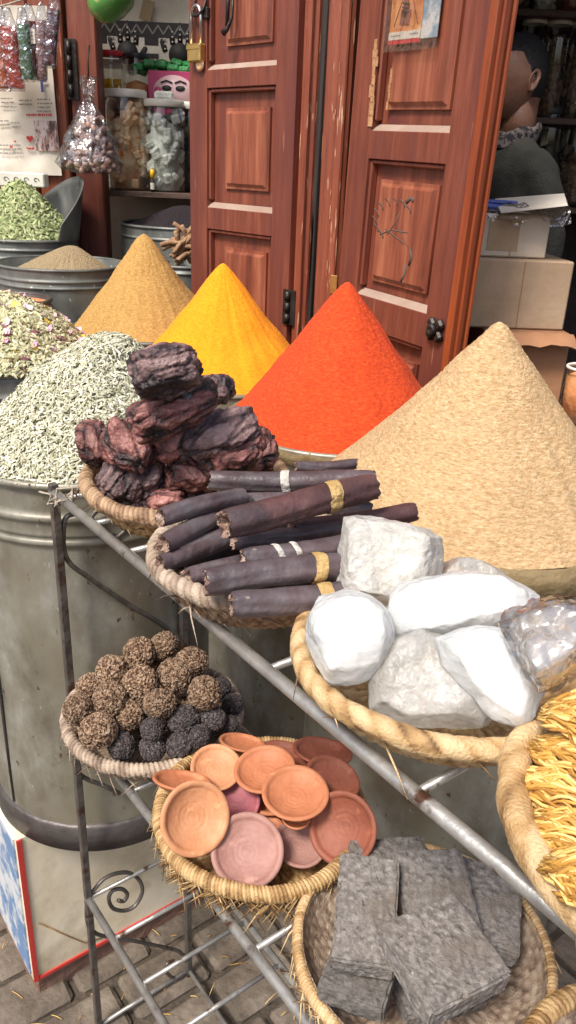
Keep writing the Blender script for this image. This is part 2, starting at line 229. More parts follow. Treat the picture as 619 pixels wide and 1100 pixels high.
# ---------------------------------------------------------------- mesh builder
class MB:
    def __init__(s): s.v = []; s.f = []; s.mi = []; s.tone = []; s.cur = 0; s.smooth = []
    def add(s, vs, fs, mi=None, tone=None, smooth=True):
        b = len(s.v); s.v += [Vector(v) for v in vs]
        for f in fs: s.f.append([b + i for i in f]); s.mi.append(s.cur if mi is None else mi); s.smooth.append(smooth)
        s.tone += [(.5 if tone is None else tone)] * len(vs)
        return s
    def box(s, c, d, M=None, mi=None, bev=0, smooth=False):
        """box centre c, full dims d, optional 3x3 rotation, chamfer bev"""
        c = Vector(c); hx, hy, hz = [q / 2 for q in d]; b = min(bev, hx * .9, hy * .9, hz * .9)
        if b <= 0:
            vs = [Vector((x, y, z)) for x in (-hx, hx) for y in (-hy, hy) for z in (-hz, hz)]
            fs = [(0, 1, 3, 2), (4, 6, 7, 5), (0, 4, 5, 1), (2, 3, 7, 6), (0, 2, 6, 4), (1, 5, 7, 3)]
        else:
            vs = []; 
            for sx in (-1, 1):
                for sy in (-1, 1):
                    for sz in (-1, 1):
                        vs += [Vector((sx * hx, sy * (hy - b), sz * (hz - b))), Vector((sx * (hx - b), sy * hy, sz * (hz - b))), Vector((sx * (hx - b), sy * (hy - b), sz * hz))]
            ix = lambda i, j, k, a: ((i * 2 + j) * 2 + k) * 3 + a
            fs = []
            for i in (0, 1):
                q = [ix(i, 0, 0, 0), ix(i, 0, 1, 0), ix(i, 1, 1, 0), ix(i, 1, 0, 0)]; fs.append(q if i == 0 else q[::-1])
                q = [ix(0, i, 0, 1), ix(1, i, 0, 1), ix(1, i, 1, 1), ix(0, i, 1, 1)]; fs.append(q if i == 0 else q[::-1])
                q = [ix(0, 0, i, 2), ix(0, 1, i, 2), ix(1, 1, i, 2), ix(1, 0, i, 2)]; fs.append(q if i == 0 else q[::-1])
                for j in (0, 1):
                    fs.append([ix(i, j, 0, 0), ix(i, j, 1, 0), ix(i, j, 1, 1), ix(i, j, 0, 1)])
                    fs.append([ix(i, 0, j, 0), ix(i, 1, j, 0), ix(i, 1, j, 2), ix(i, 0, j, 2)])
                    fs.append([ix(0, i, j, 1), ix(1, i, j, 1), ix(1, i, j, 2), ix(0, i, j, 2)])
            for i in (0, 1):
                for j in (0, 1):
                    for k in (0, 1): fs.append([ix(i, j, k, 0), ix(i, j, k, 1), ix(i, j, k, 2)])
        if M is not None: vs = [M @ v for v in vs]
        return s.add([v + c for v in vs], fs, mi, smooth=smooth)
    def tube(s, pts, r, n=8, mi=None, tone=None, closed=False, caps=True):
        pts = [Vector(p) for p in pts]; k = len(pts); rr = r if isinstance(r, (list, tuple)) else [r] * k
        vs = []; ref = None
        for i, p in enumerate(pts):
            a = pts[i - 1] if (i > 0 or closed) else p; b = pts[(i + 1) % k] if (i < k - 1 or closed) else p
            t = (b - a).normalized()
            if ref is None: ref = t.orthogonal().normalized()
            ref = (ref - t * ref.dot(t)).normalized(); q = t.cross(ref)
            vs += [p + (ref * cos(2 * pi * j / n) + q * sin(2 * pi * j / n)) * rr[i] for j in range(n)]
        fs = []
        for i in range(k if closed else k - 1):
            i2 = (i + 1) % k
            for j in range(n): fs.append((i * n + j, i * n + (j + 1) % n, i2 * n + (j + 1) % n, i2 * n + j))
        if caps and not closed: fs += [tuple(range(n))[::-1], tuple((k - 1) * n + j for j in range(n))]
        return s.add(vs, fs, mi, tone)
    def lathe(s, prof, n=64, c=(0, 0, 0), fn=None, mi=None, M=None):
        vs = []; c = Vector(c)
        for i, (r, z) in enumerate(prof):
            for j in range(n):
                a = 2 * pi * j / n; p = Vector((r * cos(a), r * sin(a), z))
                if fn: p = fn(p, a, i)
                if M is not None: p = M @ p
                vs.append(p + c)
        fs = [(i * n + j, i * n + (j + 1) % n, (i + 1) * n + (j + 1) % n, (i + 1) * n + j) for i in range(len(prof) - 1) for j in range(n)]
        return s.add(vs, fs, mi)
    def mesh(s, name, mats, org=None):
        org = Vector(org or (0, 0, 0)); me = bpy.data.meshes.new(name)
        me.from_pydata([v - org for v in s.v], [], s.f)
        for x in (mats if isinstance(mats, (list, tuple)) else [mats]): me.materials.append(MT[x] if isinstance(x, str) else x)
        me.polygons.foreach_set('material_index', s.mi); me.polygons.foreach_set('use_smooth', s.smooth)
        at = me.attributes.new('tone', 'FLOAT', 'POINT'); at.data.foreach_set('value', s.tone)
        me.validate(); me.update(); return me
    def build(s, name, mats, parent=None, org=None, world=True):
        """one mesh object; with a parent the coordinates given are world ones (world=True) or already the parent's own"""
        if parent is not None:
            o = bpy.data.objects.new(name, s.mesh(name, mats, None)); COL.objects.link(o)
            if world:
                Mi = root_matrix(parent).inverted()
                o.data.transform(Mi)
            o.parent = parent; return o
        o = bpy.data.objects.new(name, s.mesh(name, mats, org)); COL.objects.link(o)
        if org is not None: o.location = org
        return o
def root_matrix(o):
    M = Matrix.LocRotScale(o.location, o.rotation_euler, o.scale)
    return root_matrix(o.parent) @ M if o.parent else M
def tag(o, label, cat, group=None, kind=None):
    o['label'] = label; o['category'] = cat
    if group: o['group'] = group
    if kind: o['kind'] = kind
    return o
def thing(name, label, cat, loc=(0, 0, 0), rot=(0, 0, 0), group=None):
    o = bpy.data.objects.new(name, None); o.empty_display_size = .02; COL.objects.link(o); o.location = loc; o.rotation_euler = rot
    return tag(o, label, cat, group)
def struct(o): o['kind'] = 'structure'; return o
def lab(o, l): o['label'] = l; return o
ORD = ['first', 'second', 'third', 'fourth', 'fifth', 'sixth', 'seventh', 'eighth', 'ninth']

# resting things on one another: a pile of meshes met by casting down
class Pile:
    def __init__(s): s.t = []
    def add_obj(s, o):
        M = root_matrix(o)
        s.t.append(BVHTree.FromPolygons([M @ v.co for v in o.data.vertices], [tuple(p.vertices) for p in o.data.polygons]))
    def drop(s, vs, most=350):
        """how far (m) points vs, lifted 0.4 m, can sink until one touches"""
        st = max(1, len(vs) // most); best = 9
        for v in vs[::st]:
            o = v + Vector((0, 0, .4))
            for t in s.t:
                h = t.ray_cast(o, Vector((0, 0, -1)), 1.5)
                if h[0] is not None and h[3] < best: best = h[3]
        return best if best < 9 else None
    def settle(s, vs, px, py, z0, sink=.0015, lo=.035, hi=.06, n=16, most=300, clamp=None):
        """vs: vertices about the thing's own centre. returns the centre position seen at (px,py), resting on the pile"""
        st = max(1, len(vs) // most); sv = vs[::st]; best = None
        for k in range(n + 1):
            z = z0 - lo + (lo + hi) * k / n; c = at_z(px, py, z); d = s.drop([v + c for v in sv])
            if d is None: continue
            rest = z + .4 - d - sink; e = abs(rest - z) + .15 * abs(z - z0)
            if best is None or e < best[0]: best = (e, z, rest)
        if best is None: return at_z(px, py, z0)
        if clamp: return at_z(px, py, max(z0 - clamp, min(z0 + clamp, best[2])))
        c = at_z(px, py, best[1] * .4 + best[2] * .6); d = s.drop([v + c for v in vs[::max(1, st // 3)]], 900)
        return c + Vector((0, 0, .4 - d - sink)) if d is not None else c

# ================================================================ THE SETTING
gb = MB(); gb.box((0, 4, -.05), (80, 80, .1)); struct(gb.build('ground', 'ground'))
pv = MB(); random.seed(3)
row = 0; y = -.6
pa = radians(38)
while y < 3.0:
    x = -2.6 + (row % 2) * .09
    while x < 2.4:
        wd = .165 + random.uniform(-.02, .02)
        cx, cy = x + wd / 2, y + .055
        X_, Y_ = cx * cos(pa) - cy * sin(pa) + .6, cx * sin(pa) + cy * cos(pa) + .4
        if -2.2 < X_ < 1.6 and -.4 < Y_ < 2.5:
            Mz = Matrix.Rotation(pa + random.uniform(-.03, .03), 3, 'Z') @ Matrix.Rotation(random.uniform(-.02, .02), 3, 'X')
            pv.box((X_, Y_, -.012 + random.uniform(-.003, .004)), (wd - .012, .098, .05), Mz, bev=.008)
        x += wd
    y += .11; row += 1
struct(pv.build('street_paving', 'paving'))
# straw litter on the paving
st = MB()
for i in range(230):
    p = Vector((random.uniform(-.75, .55), random.uniform(.55, 1.6), .0185 + random.uniform(0, .002)))
    a = random.uniform(0, pi); L_ = random.uniform(.004, .018); d = Vector((cos(a), sin(a), 0)) * L_
    st.tube([p - d, p + Vector((0, 0, .002)), p + d], .0007, 4, tone=random.random())
tag(st.build('straw_litter', 'strand'), 'thin scattered straw bits on the grey paving', 'straw litter', kind='stuff')

def wallbox(name, c, d, m_, bev=0):
    b = MB(); b.box(c, d, bev=bev); return struct(b.build(name, m_))
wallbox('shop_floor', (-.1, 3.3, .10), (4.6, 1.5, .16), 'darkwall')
wallbox('back_wall', (-1.2, 4.0, 1.5), (2.4, .1, 3.0), 'wall')
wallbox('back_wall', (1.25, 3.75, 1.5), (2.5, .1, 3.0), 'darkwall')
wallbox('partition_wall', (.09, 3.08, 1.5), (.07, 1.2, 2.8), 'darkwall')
wallbox('side_wall', (-2.25, 3.6, 1.5), (.1, .7, 3.0), 'wall')
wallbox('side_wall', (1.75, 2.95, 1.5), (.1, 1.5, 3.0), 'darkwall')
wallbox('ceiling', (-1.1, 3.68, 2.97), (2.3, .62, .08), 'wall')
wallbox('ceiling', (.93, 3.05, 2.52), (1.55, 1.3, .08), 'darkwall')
wallbox('facade', (-3.9, 3.35, 1.9), (3.2, .3, 3.8), 'street')
wallbox('facade', (-1.1, 3.35, 3.40), (2.35, .25, .80), 'street')
wallbox('facade', (.95, 2.50, 2.98), (1.7, .25, 1.62), 'street')
wallbox('facade', (3.4, 2.35, 1.9), (3.2, .3, 3.8), 'street')
wallbox('stone_ledge', (-1.25, 3.05, .37), (2.0, .9, .74), 'plinth')

# ================================================================ DOORS
def leaf(root, W, Z0, Z1, T, rec, rai, knob=None):
    """door leaf in its own space: x along the width, -y towards the street"""
    fr = MB()
    x0 = rec[0][0]; x1 = rec[0][1]
    fr.box((x0 / 2, T / 2, (Z0 + Z1) / 2), (x0, T, Z1 - Z0), bev=.002)
    fr.box(((x1 + W) / 2, T / 2, (Z0 + Z1) / 2), (W - x1, T, Z1 - Z0), bev=.002)
    zs = [Z0]
    for (_, _, a, b) in sorted(rec, key=lambda q: q[2]): zs += [a, b]
    zs.append(Z1)
    for i in range(0, len(zs), 2):
        if zs[i + 1] - zs[i] > .004:
            fr.box(((x0 + x1) / 2, T / 2, (zs[i] + zs[i + 1]) / 2), (x1 - x0 + .001, T - .003, zs[i + 1] - zs[i]), bev=.0015)
    fr.build('frame', 'door', root, world=False)
    for i, (a, b, c, d) in enumerate(rec):
        pl = MB(); pl.box(((a + b) / 2, T * .72, (c + d) / 2), (b - a, T * .3, d - c)); pl.build('recess_board', 'door', root, world=False)
        lg = MB(); hgt = .015; dep = T * .50
        vs = [(a + .001, .003, c), (b - .001, .003, c), (b - .001, dep, c + hgt), (a + .001, dep, c + hgt), (a + .001, dep, c), (b - .001, dep, c)]
        lg.add(vs, [(0, 1, 2, 3), (0, 3, 4), (1, 5, 2), (3, 2, 5, 4)], smooth=False); lg.build('dusty_ledge', 'dust', root, world=False)
        for sx in (a + .005, b - .005):
            md = MB(); md.box((sx, T * .36, (c + d) / 2 + .01), (.009, T * .42, d - c - .024), bev=.003); md.build('moulding', 'door', root, world=False)
        md = MB(); md.box(((a + b) / 2, T * .36, d - .006), (b - a - .02, T * .42, .011), bev=.003); md.build('moulding', 'door', root, world=False)
    for (a, b, c, d) in rai:
        y0, y1 = T * .60, T * .22; g = .014
        vs = []
        for (yy, q) in ((y0, -.002), (T * .40, -.002), (T * .40, .006), (y1, g)):
            vs += [(a + q, yy, c + q), (b - q, yy, c + q), (b - q, yy, d - q), (a + q, yy, d - q)]
        fs = [(i * 4 + j, i * 4 + (j + 1) % 4, (i + 1) * 4 + (j + 1) % 4, (i + 1) * 4 + j) for i in range(3) for j in range(4)] + [(12, 13, 14, 15)]
        rp = MB(); rp.add(vs, fs, smooth=False); rp.build('raised_panel', 'door_panel', root, world=False)
def local_on(root, px, py, off=0.0):
    M = root_matrix(root); n = (M.to_3x3() @ Vector((0, 1, 0))).normalized()
    p = on_plane(px, py, M.translation + n * off, n); return M.inverted() @ p
def px_rect(root, l, t, r, b):
    P = [local_on(root, *l), local_on(root, *t), local_on(root, *r), local_on(root, *b)]
    return (P[0].x, P[2].x, P[3].z, P[1].z)

A, B = at_y(203, 66, 2.70), at_y(319, 60, 2.38)
dl = thing('door_leaf', 'left red-brown panelled wooden door leaf with the brass padlock on its edge', 'door', (A.x, A.y, .78), (0, 0, math.atan2(B.y - A.y, B.x - A.x)), 'shop door leaves')
WL = (Vector((B.x, B.y)) - Vector((A.x, A.y))).length
xa, xb = local_on(dl, 222, 160).x, local_on(dl, 294, 160).x
lz = lambda px, py: local_on(dl, px, py).z
rec = [(xa, xb, lz(258, 69) - .008, lz(258, 69) + .66), (xa, xb, lz(258, 226), lz(258, 93)), (xa, xb, .07, lz(258, 250))]
ra, rb = local_on(dl, 238, 160).x, local_on(dl, 284, 160).x
rai = [(ra, rb, lz(258, 46), lz(258, 46) + .52), (ra, rb, lz(258, 203), lz(258, 116)), (ra, rb, .12, lz(258, 269))]
leaf(dl, WL, 0, 1.58, .045, rec, rai)
hb = MB()
p0, p1 = local_on(dl, 247, -20), local_on(dl, 250, 33)
hb.tube([(p0.x, -.004, p0.z), (p0.x, -.008, p1.z + .01)], .006, 8)
hb.tube([(p0.x + .022, -.004, p0.z), (p0.x + .022, -.010, p1.z + .03), (p0.x + .012, -.018, p1.z + .002), (p0.x - .002, -.022, p1.z - .008)], [.004, .004, .006, .009], 8)
hb.build('bolt_handle', 'iron', dl, world=False)
# hinge on the right edge of this leaf
q = local_on(dl, 335, 335)
hg = MB(); hg.box((WL + .012, -.004, q.z), (.05, .006, .10), bev=.001)
for k in range(3): hg.tube([(WL + .012, -.012, q.z - .045 + k * .032), (WL + .012, -.012, q.z - .018 + k * .032)], .008, 10)
hg.build('hinge', 'iron', dl, world=False)
# jamb pieces between the doors
def post(name, label, pxl, pxr, py, Y, dY, z0, z1, m_, depth, cat='door post', chips=0, rz=0):
    a, b = at_y(pxl, py, Y), at_y(pxr, py, Y + dY)
    wd = (b - a).length; t = thing(name, label, cat, (a.x, a.y, z0), (0, 0, math.atan2(b.y - a.y, b.x - a.x)))
    s = MB(); s.box((wd / 2, depth / 2, (z1 - z0) / 2), (wd, depth, z1 - z0), bev=.006); s.build('board', m_, t, world=False)
    return t, wd
t, wd = post('door_post', 'dark narrow wooden door post beside the left door leaf', 321, 338, 180, 2.36, .0, .2, 2.5, 'post', .10)
s = MB(); s.box((wd * .35, -.006, 1.15), (wd * .35, .012, 2.28), bev=.004); s.build('bead', 'post', t, world=False)
t, wd = post('door_post', 'wide worn wooden door post between the two door leaves', 344, 371, 180, 2.33, -.03, .2, 2.5, 'post', .12)
s = MB(); s.box((wd * .72, -.006, 1.15), (wd * .35, .012, 2.28), bev=.004); s.build('bead', 'post', t, world=False)
s = MB()
for i in range(12):
    z = random.uniform(.9, 2.0); s.box((wd * .58 + random.uniform(-.003, .003), -.0135, z), (random.uniform(.002, .005), .002, random.uniform(.006, .035)), bev=.0005)
s.build('paint_chips', 'chip', t, world=False)
s = MB(); q = local_on(t, 361, 305); s.box((q.x, -.016, q.z), (.020, .006, .05), bev=.001); s.build('bracket', 'brass', t, world=False)

A, B = at_y(373, 180, 2.28), at_y(503, 180, 1.90)
th = math.atan2(B.y - A.y, B.x - A.x)
dr = thing('door_leaf', 'right red-brown panelled wooden door leaf with the small orange poster', 'door', (A.x, A.y, .32), (0, 0, th), 'shop door leaves')
dr.rotation_euler = (Matrix.Rotation(th, 3, 'Z') @ Matrix.Rotation(radians(1.6), 3, 'Y')).to_euler()
# hinge line stays put at eye height
WR = (Vector((B.x, B.y)) - Vector((A.x, A.y))).length
sh = local_on(dr, 373, 180).x
lx = lambda px, py: local_on(dr, px, py).x
lz = lambda px, py: local_on(dr, px, py).z
dr.location = Vector(dr.location) + (root_matrix(dr).to_3x3() @ Vector((sh, 0, 0)))
WR = lx(503, 180)
xa, xb = lx(389, 240), lx(470, 240)
rec = [(xa, xb, lz(430, 141), lz(430, 141) + .64), (xa, xb, lz(430, 329), lz(430, 173)), (xa, xb, .10, lz(420, 362))]
ra, rb = lx(399, 240), lx(460, 240)
rai = [(ra, rb, lz(430, 116), lz(430, 116) + .5), (ra, rb, lz(430, 310), lz(430, 196)), (ra, rb, .15, lz(420, 385))]
leaf(dr, WR, 0, 2.1, .05, rec, rai)
ed = MB(); ed.box((WR + .011, .028, 1.05), (.022, .062, 2.1), bev=.004); ed.box((WR + .024, .022, 1.05), (.008, .018, 2.09), bev=.003); ed.box((WR + .024, .046, 1.05), (.008, .012, 2.09), bev=.003)
ed.build('edge_strip', 'door_edge', dr, world=False)
kn = MB(); q = local_on(dr, 470, 354)
for k in range(4):
    a = pi / 4 + k * pi / 2; kn.box((q.x + .020 * cos(a), -.008, q.z + .020 * sin(a)), (.024, .016, .024), Matrix.Rotation(a, 3, 'Y'), bev=.005)
kn.lathe([(.0, .0), (.013, .002), (.016, .008), (.010, .014), (.006, .012), (0, .009)], 16, (q.x, -.014, q.z), M=Matrix.Rotation(pi / 2, 3, 'X'))
kn.build('carved_rosette', 'iron', dr, world=False)
# chips of bare wood on the moulding at the left
ch = MB(); random.seed(5)
za, zb = lz(389, 135), lz(389, 52)
z = za
while z < zb:
    h_ = random.uniform(.012, .03); ww = random.uniform(.010, .022)
    ch.box((xa - .004 + random.uniform(-.003, .003), -.0012, z + h_ / 2), (ww, .0028, h_ + .004), bev=.0008); z += h_
ch.build('bare_wood_chips', 'chip', dr, world=False); ch = MB()
z = lz(400, 118)
while z < lz(400, 75):
    h_ = random.uniform(.01, .02); ch.box((ra - .001 + random.uniform(-.002, .004), .018, z + h_ / 2), (random.uniform(.006, .012), .006, h_), bev=.0008); z += h_
ch.build('worn_panel_edge', 'chip', dr, world=False)
# faint drawn plant and dark smears on the lower panel
sk = MB()
def stroke(pts, r=.0016, off=.0105):
    sk.tube([Vector((local_on(dr, a, b, off).x, off, local_on(dr, a, b, off).z)) for a, b in pts], r, 5)
for c_ in range(9):
    a = 2.3 + c_ * .42; cx, cy = 423 + 20 * cos(a), 236 + 20 * sin(a)
    stroke([(cx - 3, cy - 4), (cx + 1, cy), (cx + 2, cy + 5)], .0020)
stroke([(408, 252), (420, 247), (438, 250)]); stroke([(414, 246), (424, 254), (434, 262)]); stroke([(430, 228), (424, 240), (416, 252)])
stroke([(436, 218), (441, 213), (444, 214), (443, 217)], .005); stroke([(440, 268), (442, 276), (439, 285)], .005); stroke([(436, 284), (434, 296), (430, 303)], .004)
stroke([(424, 236), (436, 262), (442, 270)], .0010)
for v_ in sk.v: v_.y = .0105 + (v_.y - .0105) * .12
sk.build('faded_drawing', 'sketch', dr, world=False)

# padlock with its shackle and staple
c = at_y(211, 57, 2.655); pk = thing('padlock', 'small brass padlock with steel shackle hanging from the left door edge', 'padlock', c, (0, 0, -.75))
s = MB(); s.box((0, 0, 0), (.058, .026, .048), bev=.004); s.box((0, -.0135, .014), (.058, .003, .012), bev=.001); s.build('lock_body', 'brass', pk, world=False)
s = MB(); s.tube([(-.021, 0, .020), (-.021, 0, .09)] + [(-.021 * cos(a), 0, .09 + .03 * sin(a)) for a in [k * pi / 8 for k in range(1, 8)]] + [(.021, 0, .09), (.021, 0, .020)], .0052, 10); s.build('shackle', 'steel', pk, world=False)
s = MB(); s.tube([(.005 + .026 * cos(a), .006 + .012 * sin(a), .118 + .026 * sin(a)) for a in [k * 2 * pi / 14 for k in range(14)]], .0045, 8, closed=True); s.box((.03, .02, .10), (.02, .03, .03), bev=.003); s.build('staple', 'iron', pk, world=False)
s = MB(); s.lathe([(0, 0), (.016, 0), (.018, .004), (.010, .008), (0, .008)], 16, (.012, .006, -.03), M=Matrix.Rotation(pi / 2, 3, 'X')); s.build('key_plate', 'chunk_or', pk, world=False)

# poster in a clear sleeve on the right door
q0, q1 = local_on(dr, 416, 48, -.004), local_on(dr, 474, -8, -.004)
po = thing('poster', 'small orange and blue picture card in clear sleeve on the right door', 'poster', root_matrix(dr) @ Vector((q0.x, -.002, q0.z)), dr.rotation_euler)
W_, H_ = q1.x - q0.x, q1.z - q0.z + .05
s = MB(); s.box((W_ * .34, .001, H_ / 2), (W_ * .66, .002, H_)); s.build('orange_picture', 'poster_or', po, world=False)
s = MB(); s.box((W_ * .84, .001, H_ / 2 + .006), (W_ * .32, .002, H_)); s.build('blue_picture', 'poster_bl', po, world=False)
s = MB(); s.box((W_ * .34, -.0008, .016), (W_ * .66, .0016, .016)); s.build('white_caption', 'paper', po, world=False)
s = MB(); s.box((W_ * .34, -.0008, .003), (W_ * .66, .0016, .008)); s.build('red_line', 'inkred', po, world=False)
s = MB()
for i in range(5): s.box((W_ * (.08 + .04 * i), -.0019, .016), (W_ * .028, .0006, .003))
for i in range(4): s.box((W_ * (.48 + .045 * i), -.0019, .017), (W_ * .03, .0006, .003))
s.build('caption_letters', 'inkgrey', po, world=False)
s = MB()
s.box((W_ * .32, -.001, .085), (.018, .002, .07)); s.box((W_ * .33, -.001, .052), (.034, .002, .030), Matrix.Rotation(.1, 3, 'Y'))
s.box((W_ * .33, -.001, .13), (.026, .002, .014)); s.tube([(W_ * .1, -.0005, .035), (W_ * .3, -.0005, .11)], .0012, 5); s.tube([(W_ * .6, -.0005, .035), (W_ * .38, -.0005, .11)], .0012, 5)
s.build('printed_figure', 'clay_rd', po, world=False)
s = MB()
for i in range(3): s.box((W_ * .33, -.0026, .062 + i * .008), (.026, .001, .003), Matrix.Rotation(.15, 3, 'Y'))
s.build('printed_stripes', 'ink', po, world=False)
s = MB(); s.box((W_ * .46, -.003, H_ / 2 - .006), (W_ * 1.12, .001, H_ + .02)); s.build('clear_sleeve', 'sleeve', po, world=False)

# ================================================================ LEFT ALCOVE
t, wd = post('alcove_post', 'orange-brown wooden post beside the pinned paper', 40, 74, 150, 3.32, 0, .5, 2.6, 'post', .1, 'wooden post')
t2, wd = post('alcove_post', 'dark red wooden post with a black hinge left of the jars', 79, 109, 150, 3.34, 0, .5, 2.6, 'door', .1, 'wooden post')
s = MB(); q = local_on(t2, 76, 75); s.box((q.x, -.006, q.z), (.055, .006, .20), bev=.001)
for k in range(4): s.tube([(q.x, -.014, q.z - .09 + k * .047), (q.x, -.014, q.z - .05 + k * .047)], .009, 10)
s.build('hinge', 'iron', t2, world=False)
t3, wd3 = post('cupboard_door', 'red-brown cupboard door behind the pinned paper at far left', -130, 39, 150, 3.36, 0, .74, 2.6, 'post', .05, 'cupboard door')
# paper sheet with print
a, b = at_y(-60, 186, 3.30), at_y(66, 182, 3.30); top = at_y(60, 10, 3.30)
pp = thing('printed_paper', 'yellowed printed paper sheet pinned behind the hanging sachets', 'paper sheet', (a.x, 3.30, a.z), (0, radians(-1.2), 0))
pw, ph = b.x - a.x, top.z - a.z; s = MB(); nx, nz = 24, 30
vs = [(pw * i / nx, .006 * N((i * .3, 0, j * .3)) + (.003 * sin(i * .9) if j < 3 else 0), ph * j / nz) for j in range(nz + 1) for i in range(nx + 1)]
s.add(vs, [(j * (nx + 1) + i, j * (nx + 1) + i + 1, (j + 1) * (nx + 1) + i + 1, (j + 1) * (nx + 1) + i) for j in range(nz) for i in range(nx)])
s.build('sheet', 'paper', pp, world=False)
def pl(px, py): q_ = local_on(pp, px, py); return q_.x, q_.z
s = MB(); random.seed(8)
for (x0, y0, n_, l_) in ((22, 108, 2, 14), (42, 107, 4, 14), (3, 106, 3, 12), (0, 130, 2, 10), (14, 132, 2, 9), (2, 156, 3, 22)):
    for r_ in range(n_):
        u_ = x0
        while u_ < x0 + l_:
            ww = random.uniform(1.2, 3); qx, qz = pl(u_, y0 + r_ * 4.2); s.box((qx, -.009, qz), (ww * .0038, .001, .0045)); u_ += ww + .9
s.build('printed_lines', 'inkgrey', pp, world=False)
s = MB(); u_ = 30
while u_ < 58:
    ww = random.uniform(1.2, 2.2); qx, qz = pl(u_, 123.5); s.box((qx, -.009, qz), (ww * .0036, .001, random.choice((.006, .009)))); u_ += ww + .7
s.build('red_heading', 'inkred', pp, world=False)
def heart(px, py, w_, nm='red_heart'):
    qx, qz = pl(px, py); s = MB(); n_ = 24; vs = []
    for yy in (-.010, -.0085):
        for k in range(n_):
            a = 2 * pi * k / n_; hx = 16 * sin(a) ** 3; hz = 13 * cos(a) - 5 * cos(2 * a) - 2 * cos(3 * a) - cos(4 * a)
            vs.append((qx + hx * w_ / 32, yy, qz + hz * w_ / 32))
    s.add(vs, [tuple(range(n_))] + [(k, (k + 1) % n_, n_ + (k + 1) % n_, n_ + k) for k in range(n_)], smooth=False); s.build(nm, 'inkred', pp, world=False)
heart(33, 149, .026); heart(13, 158, .012); heart(17, 152, .009)
s = MB(); qx, qz = pl(33.5, 159.5); s.tube([(qx - .014, -.009, qz + .003), (qx - .006, -.009, qz - .002), (qx, -.009, qz + .001), (qx + .006, -.009, qz - .002), (qx + .014, -.009, qz + .003)], .003, 6); s.build('red_wave', 'inkred', pp, world=False)
s = MB(); q1_, q2_ = pl(40, 162), pl(61, 130); s.box(((q1_[0] + q2_[0]) / 2, -.009, (q1_[1] + q2_[1]) / 2), (q2_[0] - q1_[0], .0015, q2_[1] - q1_[1])); s.build('printed_photo', 'photo', pp, world=False)
s = MB(); qx, qz = pl(46, 92); s.box((qx, -.009, qz), (.010, .001, .045)); qx, qz = pl(48, 86); s.box((qx, -.009, qz), (.018, .001, .012)); s.build('blue_drawing', 'inkblue', pp, world=False)
# little scroll-patterned tin under the sheet
c = at_y(26, 193, 3.24); s = MB(); s.box((0, 0, 0), (.17, .06, .05), bev=.004)
pt = thing('patterned_tin', 'small white tin with curly grey pattern under the pinned paper', 'tin', c); s.build('tin_body', 'lid_w', pt, world=False)
s = MB()
for k in range(4):
    cx = -.06 + k * .038; s.tube([(cx + (.012 - .0015 * j) * cos(j * .8), -.031, (.012 - .0015 * j) * sin(j * .8)) for j in range(8)], .0018, 5)
s.build('curl_pattern', 'inkgrey', pt, world=False)
# hanging sachets on a line
wl = MB(); la, lb = at_y(-70, 14, 3.16), at_y(55, -12, 3.16)
wl.tube([la.lerp(lb, k / 8) - Vector((0, 0, .02 * sin(pi * k / 8))) for k in range(9)], .003, 6)
tag(wl.build('cord', 'rope'), 'thin cord at top left that the clear sachets hang from', 'cord')
SAT = [('orange', X(.80, .20, .05)), ('red', X(.62, .07, .04)), ('green', X(.10, .24, .12)), ('deep red', X(.28, .02, .02)), ('dusty pink', X(.40, .22, .22)), ('purple', X(.16, .06, .09)), ('dark violet', X(.08, .03, .07))]
sach = [(3, 98, 8, 5, 0, 92), (17, 98, 9, 12, 1, 90), (30, 88, 7, 8, 2, 80), (36, 86, 9, 8, 3, 82), (44, 88, 6, 0, 4, 86), (52, 72, 7, -8, 5, 80), (-14, 96, 10, 6, 6, 90)]
labs = ['orange clear sachet hanging at the left edge beside the red one', 'red crumpled sachet hanging in front of the paper', 'green sachet hanging between red ones',
        'deep red sachet with a small white label', 'thin dusty pink sachet squeezed behind its neighbours', 'purple sachet hanging rightmost against the wooden post', 'dark violet sachet hanging at the far left of the cord']
